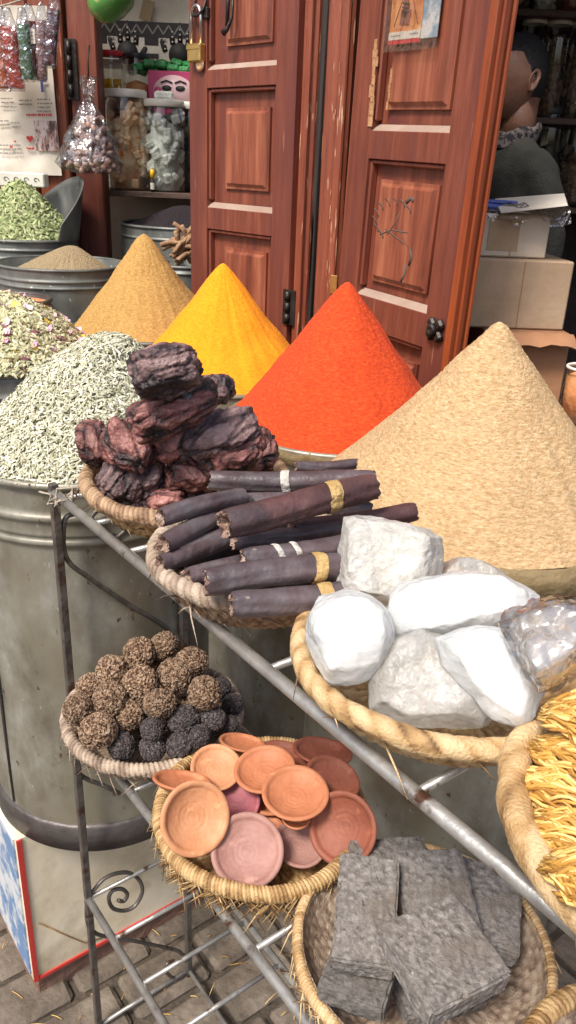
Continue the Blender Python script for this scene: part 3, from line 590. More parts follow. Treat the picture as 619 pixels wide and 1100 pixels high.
for i, (px, pyb, hw, lean, ci, hh) in enumerate(sach):
    nm, cc = SAT[ci]; mk = mat(nm.replace(' ', '_') + '_spice', [(.3, tuple(x * .6 for x in cc)), (.7, cc)], .5, 20, bump=.5, bscale=60)
    Ys = 3.17 - .012 * (i % 3); b_ = at_y(px, pyb, Ys); t_ = at_y(px + lean * -.9, pyb - hh, Ys)
    root = thing('spice_sachet', labs[i], 'sachet', t_, (radians(2), 0, 0), 'sachets hanging on the cord')
    L_ = (t_ - b_).length; dx = b_.x - t_.x; rr = hw * Ys / FOC * .98
    def pouch(sc_, z0, z1, mt, nme, off=0):
        s = MB(); n_, k_ = 16, 22; vs = []
        for j in range(k_ + 1):
            u_ = z0 + (z1 - z0) * j / k_; fl = min(1, .45 + 2.2 * u_) * (1 if u_ < .97 else .9); th_ = .016 * sin(pi * min(.98, max(.02, u_))) ** .6 + .001
            for k in range(n_):
                a = 2 * pi * k / n_; ww = rr * fl * sc_ * (1 + .12 * N((u_ * 6 + i * 9, cos(a), sin(a))))
                vs.append((dx * u_ + ww * cos(a), th_ * sc_ * sin(a) + .006 * N((cos(a) * 2, u_ * 9, i)), -L_ * u_))
        s.add(vs, [(j * n_ + k, (j + 1) * n_ + k, (j + 1) * n_ + (k + 1) % n_, j * n_ + (k + 1) % n_) for j in range(k_) for k in range(n_)] + [tuple(range(n_)), tuple(k_ * n_ + k for k in range(n_))[::-1]])
        return s.build(nme, mt, root, world=False)
    pouch(.84, .22, .965, mk, 'spice_filling'); pouch(1.0, .0, 1.0, 'film', 'clear_pouch')
    if ci in (3,):
        s = MB(); s.box((dx * .45, -.020, -L_ * .42), (rr * 1.5, .002, .045)); s.build('paper_label', 'paper', root, world=False)
        s = MB()
        for k in range(3): s.box((dx * .45, -.0215, -L_ * .42 + .012 - k * .011), (rr * 1.1, .0008, .003))
        s.build('label_print', 'inkgrey', [c_ for c_ in root.children if c_.name.startswith('paper_label')][0], world=False)
# shelf boards and alcove things
def shelfboard(label, pxl, pxr, py, Y0, Y1, th_=.022, m_='shelf', cat='shelf'):
    a = at_y(pxl, py, Y0); b = at_y(pxr, py, Y0); s = MB(); s.box(((a.x + b.x) / 2, (Y0 + Y1) / 2, a.z - th_ / 2), (b.x - a.x, Y1 - Y0, th_), bev=.002)
    o = s.build('shelf_board', m_, org=((a.x + b.x) / 2, Y0, a.z)); tag(o, label, cat); return a.z
zs1 = shelfboard('dark shelf board under the two large stone jars', 111, 330, 204, 3.46, 3.94)
zs2 = shelfboard('upper shelf board carrying the small jars and pink box', 111, 330, 121, 3.66, 3.94)
def jar(label, px, py, Y, wpx, hpx, lid, fill, group, fillh=.8, extra=None, hz=None, neck=.86, lidk=.92):
    c = at_y(px, py, Y)
    if hz is not None: c.z = hz
    r = wpx / 2 * c.y / FOC * .96; h = hpx * c.y / FOC
    t = thing('glass_jar', label, 'jar', c, (0, 0, random.uniform(0, 6)), group)
    s = MB(); s.lathe([(0, .001), (r * .9, .001), (r, h * .03), (r, h * .80), (r * .97, h * .86), (r * neck, h * .92), (r * neck, h * .99)], 40); s.build('glass', 'glass', t, world=False)
    s = MB(); s.lathe([(r * lidk, h * .94), (r * (lidk + .02), h * .95), (r * (lidk + .02), h * 1.005), (r * lidk * .96, h * 1.02), (0, h * 1.022)], 40); s.build('lid', lid, t, world=False)
    s = MB()
    if fill in ('chunk_or', 'chunk_wh', 'shell', 'root'):
        k = int(90 * fillh); cs = r * .34
        for i in range(k):
            a = random.uniform(0, 2 * pi); z = h * (.04 + fillh * (i / k)); rad = (r - cs * .62) * sqrt(random.uniform(.72, 1))
            s.box((rad * cos(a), rad * sin(a), z + cs * .4), (cs * random.uniform(.9, 1.5), cs * random.uniform(.8, 1.3), cs * random.uniform(.6, 1.2)), Euler((random.random() * 3, random.random() * 3, random.random() * 3)).to_matrix(), bev=cs * .18)
        s.lathe([(0, h * .02), (r * .66, h * .02), (r * .66, h * fillh * .9), (0, h * fillh)], 20)
    else:
        s.lathe([(0, h * .02), (r * .92, h * .02), (r * .94, h * fillh * .92), (r * .5, h * fillh), (0, h * (fillh + .04))], 28, fn=lambda p, a, i: p * (1 + .04 * N((cos(a) * 2, sin(a) * 2, i))))
    if fillh > 0: s.build('contents', fill, t, world=False)
    return t, r, h, c
random.seed(21)
G = 'jars on the alcove shelves'
jar('large glass jar of orange and white chunks left on the alcove shelf', 139, 203, 3.56, 44, 87, 'lid_w', 'chunk_or', G, .80, hz=zs1)
t, r, h, c = jar('large glass jar of white sugary chunks beside the vial', 178, 201, 3.56, 43, 80, 'lid_w', 'chunk_wh', G, .82, hz=zs1)
b_ = MB(); b_.box((0, 0, .03), (.075, .05, .03), Matrix.Rotation(.2, 3, 'Z'), bev=.008); o = b_.build('white_block', 'chunk_wh', org=(0, 0, 0)); o.location = c + Vector((0, 0, h * 1.022 - .015)); tag(o, 'small white chunk resting on the lid of the white chunk jar', 'chunk')
jar('dark glass jar half hidden behind the left door edge', 206, 203, 3.66, 34, 78, 'lid_w', 'blackherb', G, .6, hz=zs1)
t, r, h, c = jar('clear jar with a red lid and small vials inside', 121, 121, 3.76, 28, 52, 'lid_r', 'shell', G, .25, hz=zs2)
s = MB()
for k in range(5): s.lathe([(0, 0), (.009, 0), (.009, .035), (0, .036)], 10, (-.04 + k * .02, -.03 + .012 * (k % 2), h * .42))
o = s.build('vial_caps', 'yellowcap', t, world=False); t.rotation_euler = (0, 0, 0)
jar('tall clear jar of orange powder with a black lid', 148, 119, 3.78, 26, 51, 'lid_b', 'orange', G, .55, hz=zs2)
c = at_y(164, 199, 3.47); c.z = zs1
vt = thing('vial', 'tiny black vial with yellow cap between the two large jars', 'vial', c); s = MB(); s.lathe([(0, 0), (.009, 0), (.009, .045), (.006, .05)], 12); s.build('bottle', 'ink', vt, world=False)
s = MB(); s.lathe([(.0, .05), (.0085, .05), (.0085, .085), (0, .086)], 12); s.build('cap', 'yellowcap', vt, world=False); s = MB(); s.lathe([(.0094, .01), (.0094, .035)], 12); s.build('vial_label', 'lid_w', vt, world=False)
# pink box with a printed face
a, b = at_y(160, 119, 3.72), at_y(212, 119, 3.72); tp = at_y(180, 76, 3.72); Hb = tp.z - zs2; Wb = b.x - a.x
bx = thing('pink_box', 'magenta box printed with a pale face beside the upper jars', 'box', (a.x, 3.72, zs2)); s = MB(); s.box((Wb / 2, .04, Hb / 2), (Wb, .08, Hb), bev=.002); s.build('box_body', 'pink', bx, world=False)
s = MB(); s.lathe([(0, 0), (.085, 0), (.085, .001), (0, .0011)], 40, (Wb * .52, -.0005, Hb * .55), fn=lambda p, a, i: Vector((p.x, p.y * .72, p.z)), M=Matrix.Rotation(pi / 2, 3, 'X')); s.build('printed_face', 'palepink', bx, world=False)
s = MB()
for ex in (.38, .66):
    s.lathe([(0, 0), (.020, 0), (.020, .001), (0, .0011)], 20, (Wb * ex, -.003, Hb * .62), fn=lambda p, a, i: Vector((p.x, p.y * .55, p.z)), M=Matrix.Rotation(pi / 2, 3, 'X'))
    s.tube([(Wb * ex - .024, -.004, Hb * .74), (Wb * ex, -.004, Hb * .79), (Wb * ex + .024, -.004, Hb * .74)], .003, 5)
s.tube([(Wb * .38, -.004, Hb * .26), (Wb * .45, -.004, Hb * .31), (Wb * .52, -.004, Hb * .28), (Wb * .59, -.004, Hb * .31), (Wb * .66, -.004, Hb * .26)], .004, 6)
s.build('printed_features', 'ink', bx, world=False)
s = MB(); s.lathe([(0, 0), (.016, 0), (.016, .001), (0, .0011)], 14, (Wb * .2, -.003, Hb * .55), M=Matrix.Rotation(pi / 2, 3, 'X')); s.build('printed_flower', 'pink', bx, world=False)
s = MB()
for k in range(16):
    px = 148 + k * 4.2; p = at_y(px, 72 + 4 * sin(k * 1.7), 3.74 + .02 * (k % 3)); s.box(p, (.05, .03, .028), Euler((k, .3 * sin(k * 2.1), .5 * sin(k))).to_matrix(), bev=.006)
tag(s.build('green_packet', 'green', org=at_y(180, 72, 3.75)), 'crinkled green plastic packet lying on top of the pink box', 'packet')
# henna stencil sheet with two hands, framed by a dark zigzag strip
a, b = at_y(104, 62, 3.90), at_y(330, 62, 3.90); tp = at_y(150, 22, 3.9); Wh, Hh = b.x - a.x, tp.z - a.z
hs = thing('stencil_sheet', 'cream stencil sheet printed with black hands on the alcove back wall', 'poster', (a.x, 3.93, a.z)); s = MB(); s.box((Wh / 2, 0, Hh / 2), (Wh, .006, Hh)); s.build('sheet', 'paper', hs, world=False)
kx = 3.9 / FOC
s = MB(); s.box((Wh / 2, -.004, Hh - 6 * kx), (Wh, .004, 12 * kx)); s.build('dark_border', 'ink', hs, world=False)
s = MB()
for k in range(24): s.box((k * 5 * kx, -.007, Hh - 6 * kx), (1.2 * kx, .002, 9 * kx), Matrix.Rotation(.6 * (1 if k % 2 else -1), 3, 'Y'))
s.build('border_zigzag', 'inkgrey', hs, world=False)
for hx in (27, 76, 125):
    s = MB()
    for fx, fz, ln, an in ((-12, 14, 11, -.35), (-5, 20, 15, -.1), (2, 22, 16, .0), (9, 19, 14, .14), (14, 10, 9, .6)):
        s.tube([(kx * (hx + fx + sin(an) * u_), -.005, kx * (fz - 6 + cos(an) * u_)) for u_ in (0, ln * .4, ln * .8, ln)], [kx * 2.4, kx * 2.4, kx * 2.2, kx * 1.0], 8)
    s.lathe([(0, 0), (kx * 10, 0), (kx * 10, .003), (0, .003)], 20, (kx * (hx + 1), -.004, kx * 6), M=Matrix.Rotation(pi / 2, 3, 'X'))
    for v_ in s.v: v_.y = -.005 + (v_.y + .005) * .15
    s.build('printed_hand', 'ink', hs, world=False)
    s = MB()
    for fx, fz in ((-12, 14), (-5, 20), (2, 22), (9, 19)):
        for k in range(3): s.lathe([(0, 0), (kx * 1.1, 0), (0, .001)], 6, (kx * (hx + fx), -.0085, kx * (fz - 4 + k * 4)), M=Matrix.Rotation(pi / 2, 3, 'X'))
    s.build('hand_dots', 'paper', hs, world=False)
for hx, ww in ((4, 8), (50, 13), (99, 13)):
    s = MB(); s.box((kx * hx + kx * 1, -.004, kx * 18), (kx * ww, .003, kx * 10)); s.box((kx * hx + kx * 1, -.004, kx * 4), (kx * ww, .003, kx * 4)); s.build('printed_block', 'ink', hs, world=False)
s = MB(); p = at_y(158, 11, 3.93); s.box(p, (.05, .003, .08), Matrix.Rotation(.3, 3, 'Y')); tag(s.build('tape_strip', 'tape', org=p), 'short strip of brown tape on the cream wall above the stencil sheet', 'tape')
# toy hanging at the top
p = at_y(120, -2, 3.30); s = MB(); s.lathe([(.001, -.085), (.04, -.075), (.075, -.04), (.085, .0), (.075, .04), (.04, .075), (.001, .085)], 28, fn=lambda q_, a, i: Vector((q_.x, q_.y, q_.z * .9 + .02 * q_.x / .08)) * (1 + .05 * N((cos(a), sin(a), i))))
tb = thing('hanging_gourd', 'green and pink round gourd hanging at the top of the alcove', 'gourd', p); s.build('gourd_body', 'balloon', tb, world=False)
s = MB(); s.tube([(0, 0, .07), (0, 0, .5)], .003, 5); s.build('string', 'rope', tb, world=False)
# clear bag of shells tied and hanging on the post
c = at_y(95, 82, 3.20); hb_ = (c - at_y(95, 186, 3.20)).length
bg = thing('hanging_bag', 'clear knotted plastic bag of pinkish shells hanging on the dark post', 'bag', c)
def bagp(p, a, i):
    u_ = -p.z / hb_; q_ = Vector((p.x * 1.0 + .012 * N((u_ * 7, cos(a) * 2, sin(a) * 2)), p.y * .62 + .012 * N((u_ * 6 + 9, cos(a) * 2, sin(a) * 2)), p.z)); q_.x += .010 * u_ * -1.5; return q_
prof = [(.030, 0), (.024, -.03), (.014, -.07), (.018, -.085)] + [(.018 + (.125 - .018) * ((k / 16) ** .75), -.085 - (hb_ - .12) * k / 16) for k in range(1, 17)] + [(.105, -hb_ + .012), (.05, -hb_), (0, -hb_)]
s = MB(); s.lathe(prof, 40, fn=bagp); s.build('plastic', 'bag', bg, world=False)
s = MB(); random.seed(4)
for k in range(150):
    u_ = random.uniform(.42, .965); rad = .100 * ((u_ - .2) / .8) ** .8; a = random.uniform(0, 2 * pi); q_ = Vector((rad * cos(a) * random.uniform(.5, 1), rad * .6 * sin(a), -hb_ * u_)); r_ = random.uniform(.010, .018)
    s.lathe([(0, -r_ * .6), (r_ * .7, -r_ * .45), (r_, 0), (r_ * .6, r_ * .4), (0, r_ * .6)], 8, q_, M=Euler((k, k * 2, 0)).to_matrix(), mi=0)
s.build('shells', 'shell', bg, world=False)
s = MB(); s.tube([(0, 0, -.01), (.0, .01, .06), (0, .04, .10)], .003, 5); s.build('hook', 'iron', bg, world=False)

# ================================================================ BINS AND THEIR HEAPS
def metal_bin(label, c, R, z0, z1, m_='bin', taper=.97, beads=(.05, .12), band=0, seam=None, group='bins of spices and herbs', name='metal_bin', rimbead=.006):
    t = thing(name, label, 'bin', (c[0], c[1], z0), group=group); H = z1 - z0
    R0 = R * taper; rad = lambda z: R0 + (R - R0) * z / H
    prof = [(0, .003), (R0 - .004, .003)]; zz = 0; K = 60
    for k in range(K + 1):
        z = H * k / K; bulge = 0
        for b_ in beads: bulge += .005 * math.exp(-((z - (H - b_)) / .006) ** 2)
        prof.append((rad(z) + bulge, z))
    # finer rows close to each bead
    extra = sorted({H - b_ + d for b_ in beads for d in (-.012, -.008, -.004, 0, .004, .008, .012)})
    for z in extra: prof.append((rad(z) + sum(.006 * math.exp(-((z - (H - b_)) / .005) ** 2) for b_ in beads), z))
    prof = prof[:2] + sorted(prof[2:], key=lambda q: q[1])
    prof += [(R - .004, H), (R - .006, H - .10), (0, H - .10)]
    dn = lambda p, a, i: Vector((p.x, p.y, p.z)) * 1.0 + Vector((cos(a), sin(a), 0)) * .004 * N((cos(a) * 1.3, sin(a) * 1.3, p.z * 4 + c[0] * 7)) * (1 if p.x * p.x + p.y * p.y > .001 else 0)
    s = MB(); s.lathe(prof, 96, fn=dn); s.build('bin_body', m_, t, world=False)
    s = MB(); s.tube([((R + .001) * cos(a), (R + .001) * sin(a), H) for a in [k * 2 * pi / 80 for k in range(80)]], rimbead, 8, closed=True); s.build('rolled_rim', m_, t.children[0], world=False)
    if band:
        s = MB(); s.lathe([(R0 - .002, .0), (R0 + .006, .001), (R0 + .007, band), (R0 + .003, band + .004), (R0 - .001, band + .004)], 96); s.build('base_band', 'band', t, world=False)
    if seam is not None:
        s = MB(); s.tube([((rad(z) + .002) * cos(seam), (rad(z) + .002) * sin(seam), z) for z in (band + .01, H * .5, H - .13)], .0025, 6); s.build('seam', 'band', t, world=False)
    return t
def cone(label, c, R, z0, H, m_, apex_r=.014, seed=0, off=(0, 0), slump=.10, rg=.0022):
    """heaped powder: straight sides, rounded tip, fine grain relief and a few slumps"""
    na, nr = 300, 150; vs = []; fs = []
    for i in range(nr + 1):
        u_ = i / nr; r = R * u_
        for j in range(na):
            a = 2 * pi * j / na; e = 1 + slump * .25 * N((cos(a) * 1.2 + seed, sin(a) * 1.2, u_ * .7))
            x, y = r * cos(a) * e, r * sin(a) * e
            z = H * (1 - (sqrt(r * r + apex_r ** 2) - apex_r) / (sqrt(R * R + apex_r ** 2) - apex_r)) - H * .045 * sin(pi * u_)
            g = .75 * rg * (.30 * N((x * 60 + seed, y * 60, z * 150)) + .75 * N((x * 150, y * 150 + seed, z * 330)))
            g += .004 * N((cos(a) * 7 + seed, sin(a) * 7, u_ * 1.2)) * u_ + .004 * (1 - abs(noise.noise(Vector((cos(a) * 5, sin(a) * 5 + seed, u_ * .8)))) * 3) * u_ * .35 + .0045 * N((x * 14, y * 14, z * 14 + seed))
            d = Vector((cos(a) * .7, sin(a) * .7, .7)) * g * min(1, u_ * 14 + .3)
            vs.append(Vector((x + off[0] * (1 - u_), y + off[1] * (1 - u_), z)) + d)
    for i in range(nr):
        for j in range(na): fs.append((i * na + j, (i + 1) * na + j, (i + 1) * na + (j + 1) % na, i * na + (j + 1) % na))
    s = MB(); s.add(vs, fs); o = s.build('spice_cone', m_, org=(0, 0, 0)); o.location = (c[0], c[1], z0)
    tag(o, label, 'spice cone', 'cones of ground spice'); return o
def leaf_heap(name, label, cat, c, f, R, n, L_, Wd, m_, under, seed=1, curl=.5, extra=None):
    """f(x,y)->height over the disc of radius R, covered with n loose leaves"""
    random.seed(seed); s = MB(); na, nr = 64, 24
    vs = [(R * i / nr * cos(2 * pi * j / na), R * i / nr * sin(2 * pi * j / na), 0) for i in range(nr + 1) for j in range(na)]
    vs = [(x, y, f(x, y) - .004) for x, y, _ in vs]
    s.add(vs, [(i * na + j, (i + 1) * na + j, (i + 1) * na + (j + 1) % na, i * na + (j + 1) % na) for i in range(nr) for j in range(na)], mi=1)
    for k in range(n):
        a = random.uniform(0, 2 * pi); r = R * 1.0 * sqrt(random.random()); x, y = r * cos(a), r * sin(a); z = f(x, y)
        e = .004; nn = Vector((f(x - e, y) - f(x + e, y), f(x, y - e) - f(x, y + e), 2 * e)).normalized()
        t1 = nn.orthogonal().normalized(); t1 = Matrix.Rotation(random.uniform(0, 2 * pi), 3, nn) @ t1
        t1 = (t1 + nn * random.gauss(0, .32)).normalized(); t2 = nn.cross(t1).normalized(); t2 = (t2 + nn * random.gauss(0, .5)).normalized(); n2 = t1.cross(t2).normalized()
        l_ = L_ * random.uniform(.6, 1.25) / 2; w_ = Wd * random.uniform(.6, 1.3) / 2; p = Vector((x, y, z)) + nn * random.uniform(-.002, .004)
        cu = n2 * l_ * curl * random.uniform(-.6, .9); rd = n2 * w_ * .6; tn = min(1, max(0, random.gauss(.55, .24)))
        s.add([p - t1 * l_ - cu, p - t1 * l_ * .3 - t2 * w_, p - t1 * l_ * .3 + t2 * w_, p - t1 * l_ * .2 + rd + cu * .2, p + t1 * l_ * .4 - t2 * w_ * .8 , p + t1 * l_ * .4 + t2 * w_ * .8, p + t1 * l_ * .4 + rd, p + t1 * l_ - cu],
              [(0, 1, 3), (0, 3, 2), (1, 4, 6, 3), (3, 6, 5, 2), (4, 7, 6), (6, 7, 5)], tone=tn)
    if extra: extra(s, f)
    o = s.build(name, [m_, under] + (['petal'] if extra else []), org=(0, 0, 0)); o.location = c
    tag(o, label, cat); return o

BB = (-.315, 1.153)
metal_bin('tall stained galvanised bin with a dark base band standing on the cream crate', BB, .191, .410, 1.052, 'bin', .985, (.048, .083), .050, radians(232))
def f_lav(x, y):
    x, y = x / .875, y / .875; e = sqrt(x * x + y * y) / .222
    return .875 * ((.215 * max(0, 1 - (e ** 1.15)) * (1 + .55 * x / .22 + .12 * y / .22) + .012 * N((x * 12, y * 12, 3)) * (1 - e * .7)) * (1 / (1 + .9 * max(0, .35 - e))) - .002)
lv = leaf_heap('flower_bud_heap', 'tall heap of pale grey-green dried flower buds in the largest near bin', 'herb heap', (BB[0], BB[1], 1.054), f_lav, .194, 24000, .0115, .0027, 'lav', 'under', 2)
FB = (-.74, 1.98)
metal_bin('grey bin of mixed dried flowers left behind the largest bin', FB, .225, .0, .985, 'bin_blue', .97, (.05, .10))
def f_mix(x, y):
    e = sqrt(x * x + y * y) / .235; return .15 * max(0, 1 - e ** 1.5) * (1 + .25 * x / .2) + .020 * N((x * 10, y * 10, 8)) * (1 - e * .5)
def petals(s, f):
    for k in range(110):
        a = random.uniform(0, 2 * pi); r = .22 * sqrt(random.random()); x, y = r * cos(a), r * sin(a); z = f(x, y) + .006; tn = random.choice((.1, .3, .45, .6, .8, .95)) ; rr = random.uniform(.007, .013)
        M_ = Euler((random.uniform(-.8, .8), random.uniform(-.8, .8), 0)).to_matrix(); n0 = 7
        vs = [Vector((x, y, z)) + M_ @ Vector((0, 0, -.002))] + [Vector((x, y, z)) + M_ @ Vector((rr * cos(j * 2 * pi / n0) * (1 + .3 * (j % 2)), rr * sin(j * 2 * pi / n0), .004 * (j % 2))) for j in range(n0)]
        s.add(vs, [(0, 1 + j, 1 + (j + 1) % n0) for j in range(n0)], mi=2, tone=tn)
leaf_heap('dried_flower_heap', 'heap of mixed dried leaves with pink and yellow petals', 'herb heap', (FB[0], FB[1], .99), f_mix, .235, 9000, .026, .007, 'mix', 'undermix', 3, extra=petals)

bc = (-.45, 2.40); metal_bin('dark bin under the ochre brown powder cone', bc, .222, 0, .985, 'bin_blue', .98)
cone('ochre brown powder cone, farthest of the four cones', bc, .222, .985, .272, 'brownp', .020, 1.3)
bc = (-.185, 2.02); metal_bin('bin under the deep yellow powder cone', bc, .238, 0, .955, 'bin', .98)
cone('deep yellow powder cone in front of the left door', bc, .236, .955, .272, 'yellowp', .018, 4.1, rg=.0013)
bc = (.10, 1.64); metal_bin('bin with a pale cloth rim under the red-orange powder cone', bc, .238, 0, .955, 'bin', .985, (.03, .07))
cone('red-orange powder cone in front of the right door', bc, .242, .952, .292, 'redp', .019, 7.7, slump=.16, rg=.0017)
s = MB(); s.lathe([(.240, -.028), (.244, -.026), (.2455, -.002), (.242, .004), (.237, .004)], 96, (bc[0], bc[1], .955), fn=lambda p, a, i: p + Vector((0, 0, .002 * sin(a * 23)))); o = s.build('cloth_rim', 'cloth_band', org=(bc[0], bc[1], .93)); tag(o, 'pale cloth strip wrapped round the rim under the red cone', 'cloth strip')
bc = (.303, 1.20); metal_bin('dark bin with roped rim under the sandy beige cone', bc, .258, 0, .962, 'bin', .985, (.11, .16))
cone('sandy beige powder cone, largest and nearest at right', bc, .262, .972, .279, 'sandp', .013, 15.2, slump=.05, rg=.0026)
s = MB(); s.lathe([(.260, -.045), (.265, -.043), (.268, -.010), (.264, .006), (.256, .009)], 96, fn=lambda p, a, i: p * (1 + .006 * N((cos(a) * 6, sin(a) * 6, i * .6)))); o = s.build('cloth_rim', 'cloth_band', org=None); o.location = (bc[0], bc[1], .965); tag(o, 'olive cloth strip wrapped round the rim under the beige cone', 'cloth strip')
def rope_ring(c, R, z, r, label):
    s = MB(); K = 900; n_ = 8; vs = []
    for i in range(K):
        a = 2 * pi * i / K
        for j in range(n_):
            b_ = 2 * pi * j / n_; q = r * (1 + .22 * sin(i * .35 + b_ * 2)); vs.append(((R + q * cos(b_)) * cos(a), (R + q * cos(b_)) * sin(a), q * sin(b_) + .0015 * sin(a * 5)))
    s.add(vs, [(i * n_ + j, ((i + 1) % K) * n_ + j, ((i + 1) % K) * n_ + (j + 1) % n_, i * n_ + (j + 1) % n_) for i in range(K) for j in range(n_)])
    o = s.build('rope', 'rope', org=(0, 0, 0)); o.location = (c[0], c[1], z); return tag(o, label, 'rope')
rope_ring(bc, .268, .922, .0048, 'upper pale rope tied round the rim of the beige cone bin')
rope_ring(bc, .266, .903, .0042, 'lower pale rope tied round the rim of the beige cone bin')

gc = (-.79, 2.74); metal_bin('wide galvanised tub with ring beads holding a low seed mound', gc, .21, .742, 1.125, 'bin_blue', .99, (.035, .055, .19), rimbead=.005)
cone('low mound of pale brown seeds in the wide galvanised tub', gc, .19, 1.085, .095, 'mound', .06, 3.3, slump=.3, off=(.03, .02)); bpy.data.objects['spice_cone.004']['category'] = 'seed mound'
bpy.data.objects['spice_cone.004'].name = 'seed_mound'; del bpy.data.objects['seed_mound']['group']
pc = (-1.02, 3.10); metal_bin('dark tin tub of green pods at the far left', pc, .185, .742, 1.17, 'bin_blue', .99, (.03, .06))
f_p = lambda x, y: .19 * max(0, 1 - (sqrt(x * x + y * y) / .18) ** 1.6) * (1 - .2 * x / .18) + .012 * N((x * 14, y * 14, 1))
leaf_heap('green_pod_heap', 'heap of pale green pods below the pinned paper at far left', 'herb heap', (pc[0], pc[1], 1.17), f_p, .180, 2400, .034, .009, 'pods', 'under', 5, curl=.9)
s = MB(); K = 26; n_ = 10; vs = []
for j in range(n_ + 1):
    for i in range(K + 1):
        a = radians(-38) + radians(150) * i / K; rr = .19 + .03 * j / n_; vs.append((rr * cos(a), rr * sin(a), .22 * j / n_ * sin(pi * (i + 3) / (K + 6))))
s.add(vs, [(j * (K + 1) + i, j * (K + 1) + i + 1, (j + 1) * (K + 1) + i + 1, (j + 1) * (K + 1) + i) for j in range(n_) for i in range(K)])
o = s.build('tin_shield', 'bin_blue', org=(0, 0, 0)); o.location = (pc[0], pc[1], 1.165); so_ = o.modifiers.new('thickness', 'SOLIDIFY'); so_.thickness = .003; tag(o, 'curved grey tin sheet standing behind the green pods', 'tin sheet')
dc = (-.47, 3.44); metal_bin('wide dark tub of black seeds under the jar shelf', dc, .26, .742, 1.215, 'bin_blue', .99, (.04,))
cone('low black seed mound under the jar shelf', dc, .25, 1.205, .085, 'blackherb', .10, 9.3, slump=.3); o = bpy.data.objects['spice_cone.004']; o.name = 'black_seed_mound'; o['category'] = 'seed mound'; del o['group']
wallbox('tub_stand', (-.47, 3.5, .74), (.5, .5, .004), 'plinth')
# small tin of curled bark by the door
kc = (-.40, 2.90); metal_bin('small tin of curled cinnamon bark behind the ochre cone', kc, .10, .742, 1.12, 'bin_blue', 1, (.02,))
random.seed(9)
for k in range(26):
    a = random.uniform(0, 2 * pi); r = random.uniform(0, .075); L_ = random.uniform(.09, .14)
    d = Vector((random.gauss(0, .75), random.gauss(0, .6), random.uniform(.15, .8))).normalized(); s = MB()
    s.tube([d * (L_ * (q - .5)) + Vector((0, 0, .006 * sin(q * 5))) for q in (0, .3, .6, 1)], [.008, .0085, .008, .007], 7)
    o = s.build('bark_curl', 'curl', org=(0, 0, 0)); o.location = (kc[0] + r * cos(a), kc[1] + r * sin(a), 1.10 + .055 + random.uniform(0, .075) * (1 - r / .09)); tag(o, 'thin pale bark curl in the small tin beside the door', 'bark curl', 'bark curls in the small tin')
# small dish-topped tin at the left edge
sc_ = (-.865, 2.40); metal_bin('narrow dark tin at the left edge holding orange-brown roots', sc_, .125, 0, 1.055, 'band', 1, (.02,))
s = MB(); s.lathe([(0, .012), (.07, .010), (.121, .0)], 48); o = s.build('spice_layer', 'orange', org=(0, 0, 0)); o.location = (sc_[0], sc_[1], 1.045); tag(o, 'flat orange spice layer in the narrow tin at the left edge', 'spice layer')
s = MB()
for k in range(22):
    a = random.uniform(0, 2 * pi); r = .055 * sqrt(random.random()); s.box((r * cos(a) - .02, r * sin(a), .018 + random.uniform(0, .012)), (.034, .010, .008), Euler((k, .3 * sin(k), k * 1.3)).to_matrix(), bev=.002)
o = s.build('root_pieces', 'shell', org=(0, 0, 0)); o.location = (sc_[0], sc_[1], 1.042); tag(o, 'little pile of brown root pieces on the orange spice', 'root pile', kind='stuff')

# ================================================================ CRATE UNDER THE BIG BIN
U = Vector((.616, -.788, 0)).normalized(); V = Vector((.788, .616, 0)).normalized()
K0 = Vector((-.428, .98, 0)); rz = math.atan2(V.y, V.x)
cr = thing('crate', 'cream board crate with red trim and blue side under the largest bin', 'crate', K0, (0, 0, rz))
s = MB(); s.box((.19, .25, .2325), (.38, .50, .350), bev=.002); s.build('cream_board', 'white', cr, world=False)
s = MB(); s.box((.19, .25, .029), (.368, .488, .056), bev=.003); s.build('plinth', 'plinth', cr, world=False)
s = MB(); s.box((.195, -.0016, .064), (.37, .003, .007)); s.box((.004, -.0016, .233), (.009, .003, .345)); s.build('red_trim', 'redtrim', cr, world=False)
s = MB(); s.box((-.0016, .25, .235), (.003, .48, .33)); s.build('blue_side', 'bluep', cr, world=False)
s = MB(); s.tube([(.02, -.002, .20), (.07, -.002, .13), (.10, -.002, .09), (.16, -.002, .07)], .0012, 5); s.build('fold_crease', 'straw', cr, world=False)
# ================================================================ RACK
P0 = Vector((-.298, .925, 0)); WV = .185; LU = 1.28; HT, HM, HL = 1.06, .71, .346
P = lambda u_, v_, z: P0 + U * u_ + V * v_ + Vector((0, 0, z))
rk = thing('metal_rack', 'narrow grey metal display rack with thin bars and scroll sides', 'rack', P0)
for (u_, v_) in ((0, 0), (0, WV), (LU, 0), (LU, WV)):
    s = MB(); s.box(P(u_, v_, .5 * HT + .006), (.0105, .0105, HT + .012), Matrix.Rotation(rz, 3, 'Z'), bev=.001); s.build('leg', 'rackdark', rk)
for z in (HT, HM, HL):
    for v_, rr in ((0, .0060), (WV, .0055)):
        s = MB(); s.tube([P(u_, v_, z) for u_ in (-.004, LU * .5, LU + .004)], rr, 12); s.build('rail', 'rack', rk)
    n_ = 15
    for k in range(n_):
        u_ = .002 + k * (LU - .004) / (n_ - 1) if z != HT else .03 + k * (LU - .06) / (n_ - 1)
        s = MB(); s.tube([P(u_, .003, z + .001), P(u_, WV - .003, z + .001)], .0036, 8); s.build('cross_bar', 'rack', rk)
for v_ in (0, WV):
    pass
s = MB(); s.tube([P(0, 0, .03), P(0, WV, .03)], .004, 8); s.tube([P(0, WV, .03), P(LU, WV, .03)], .004, 8); s.build('foot_bar', 'rack', rk)
def side(px, py): return on_plane(px, py, P0, U)
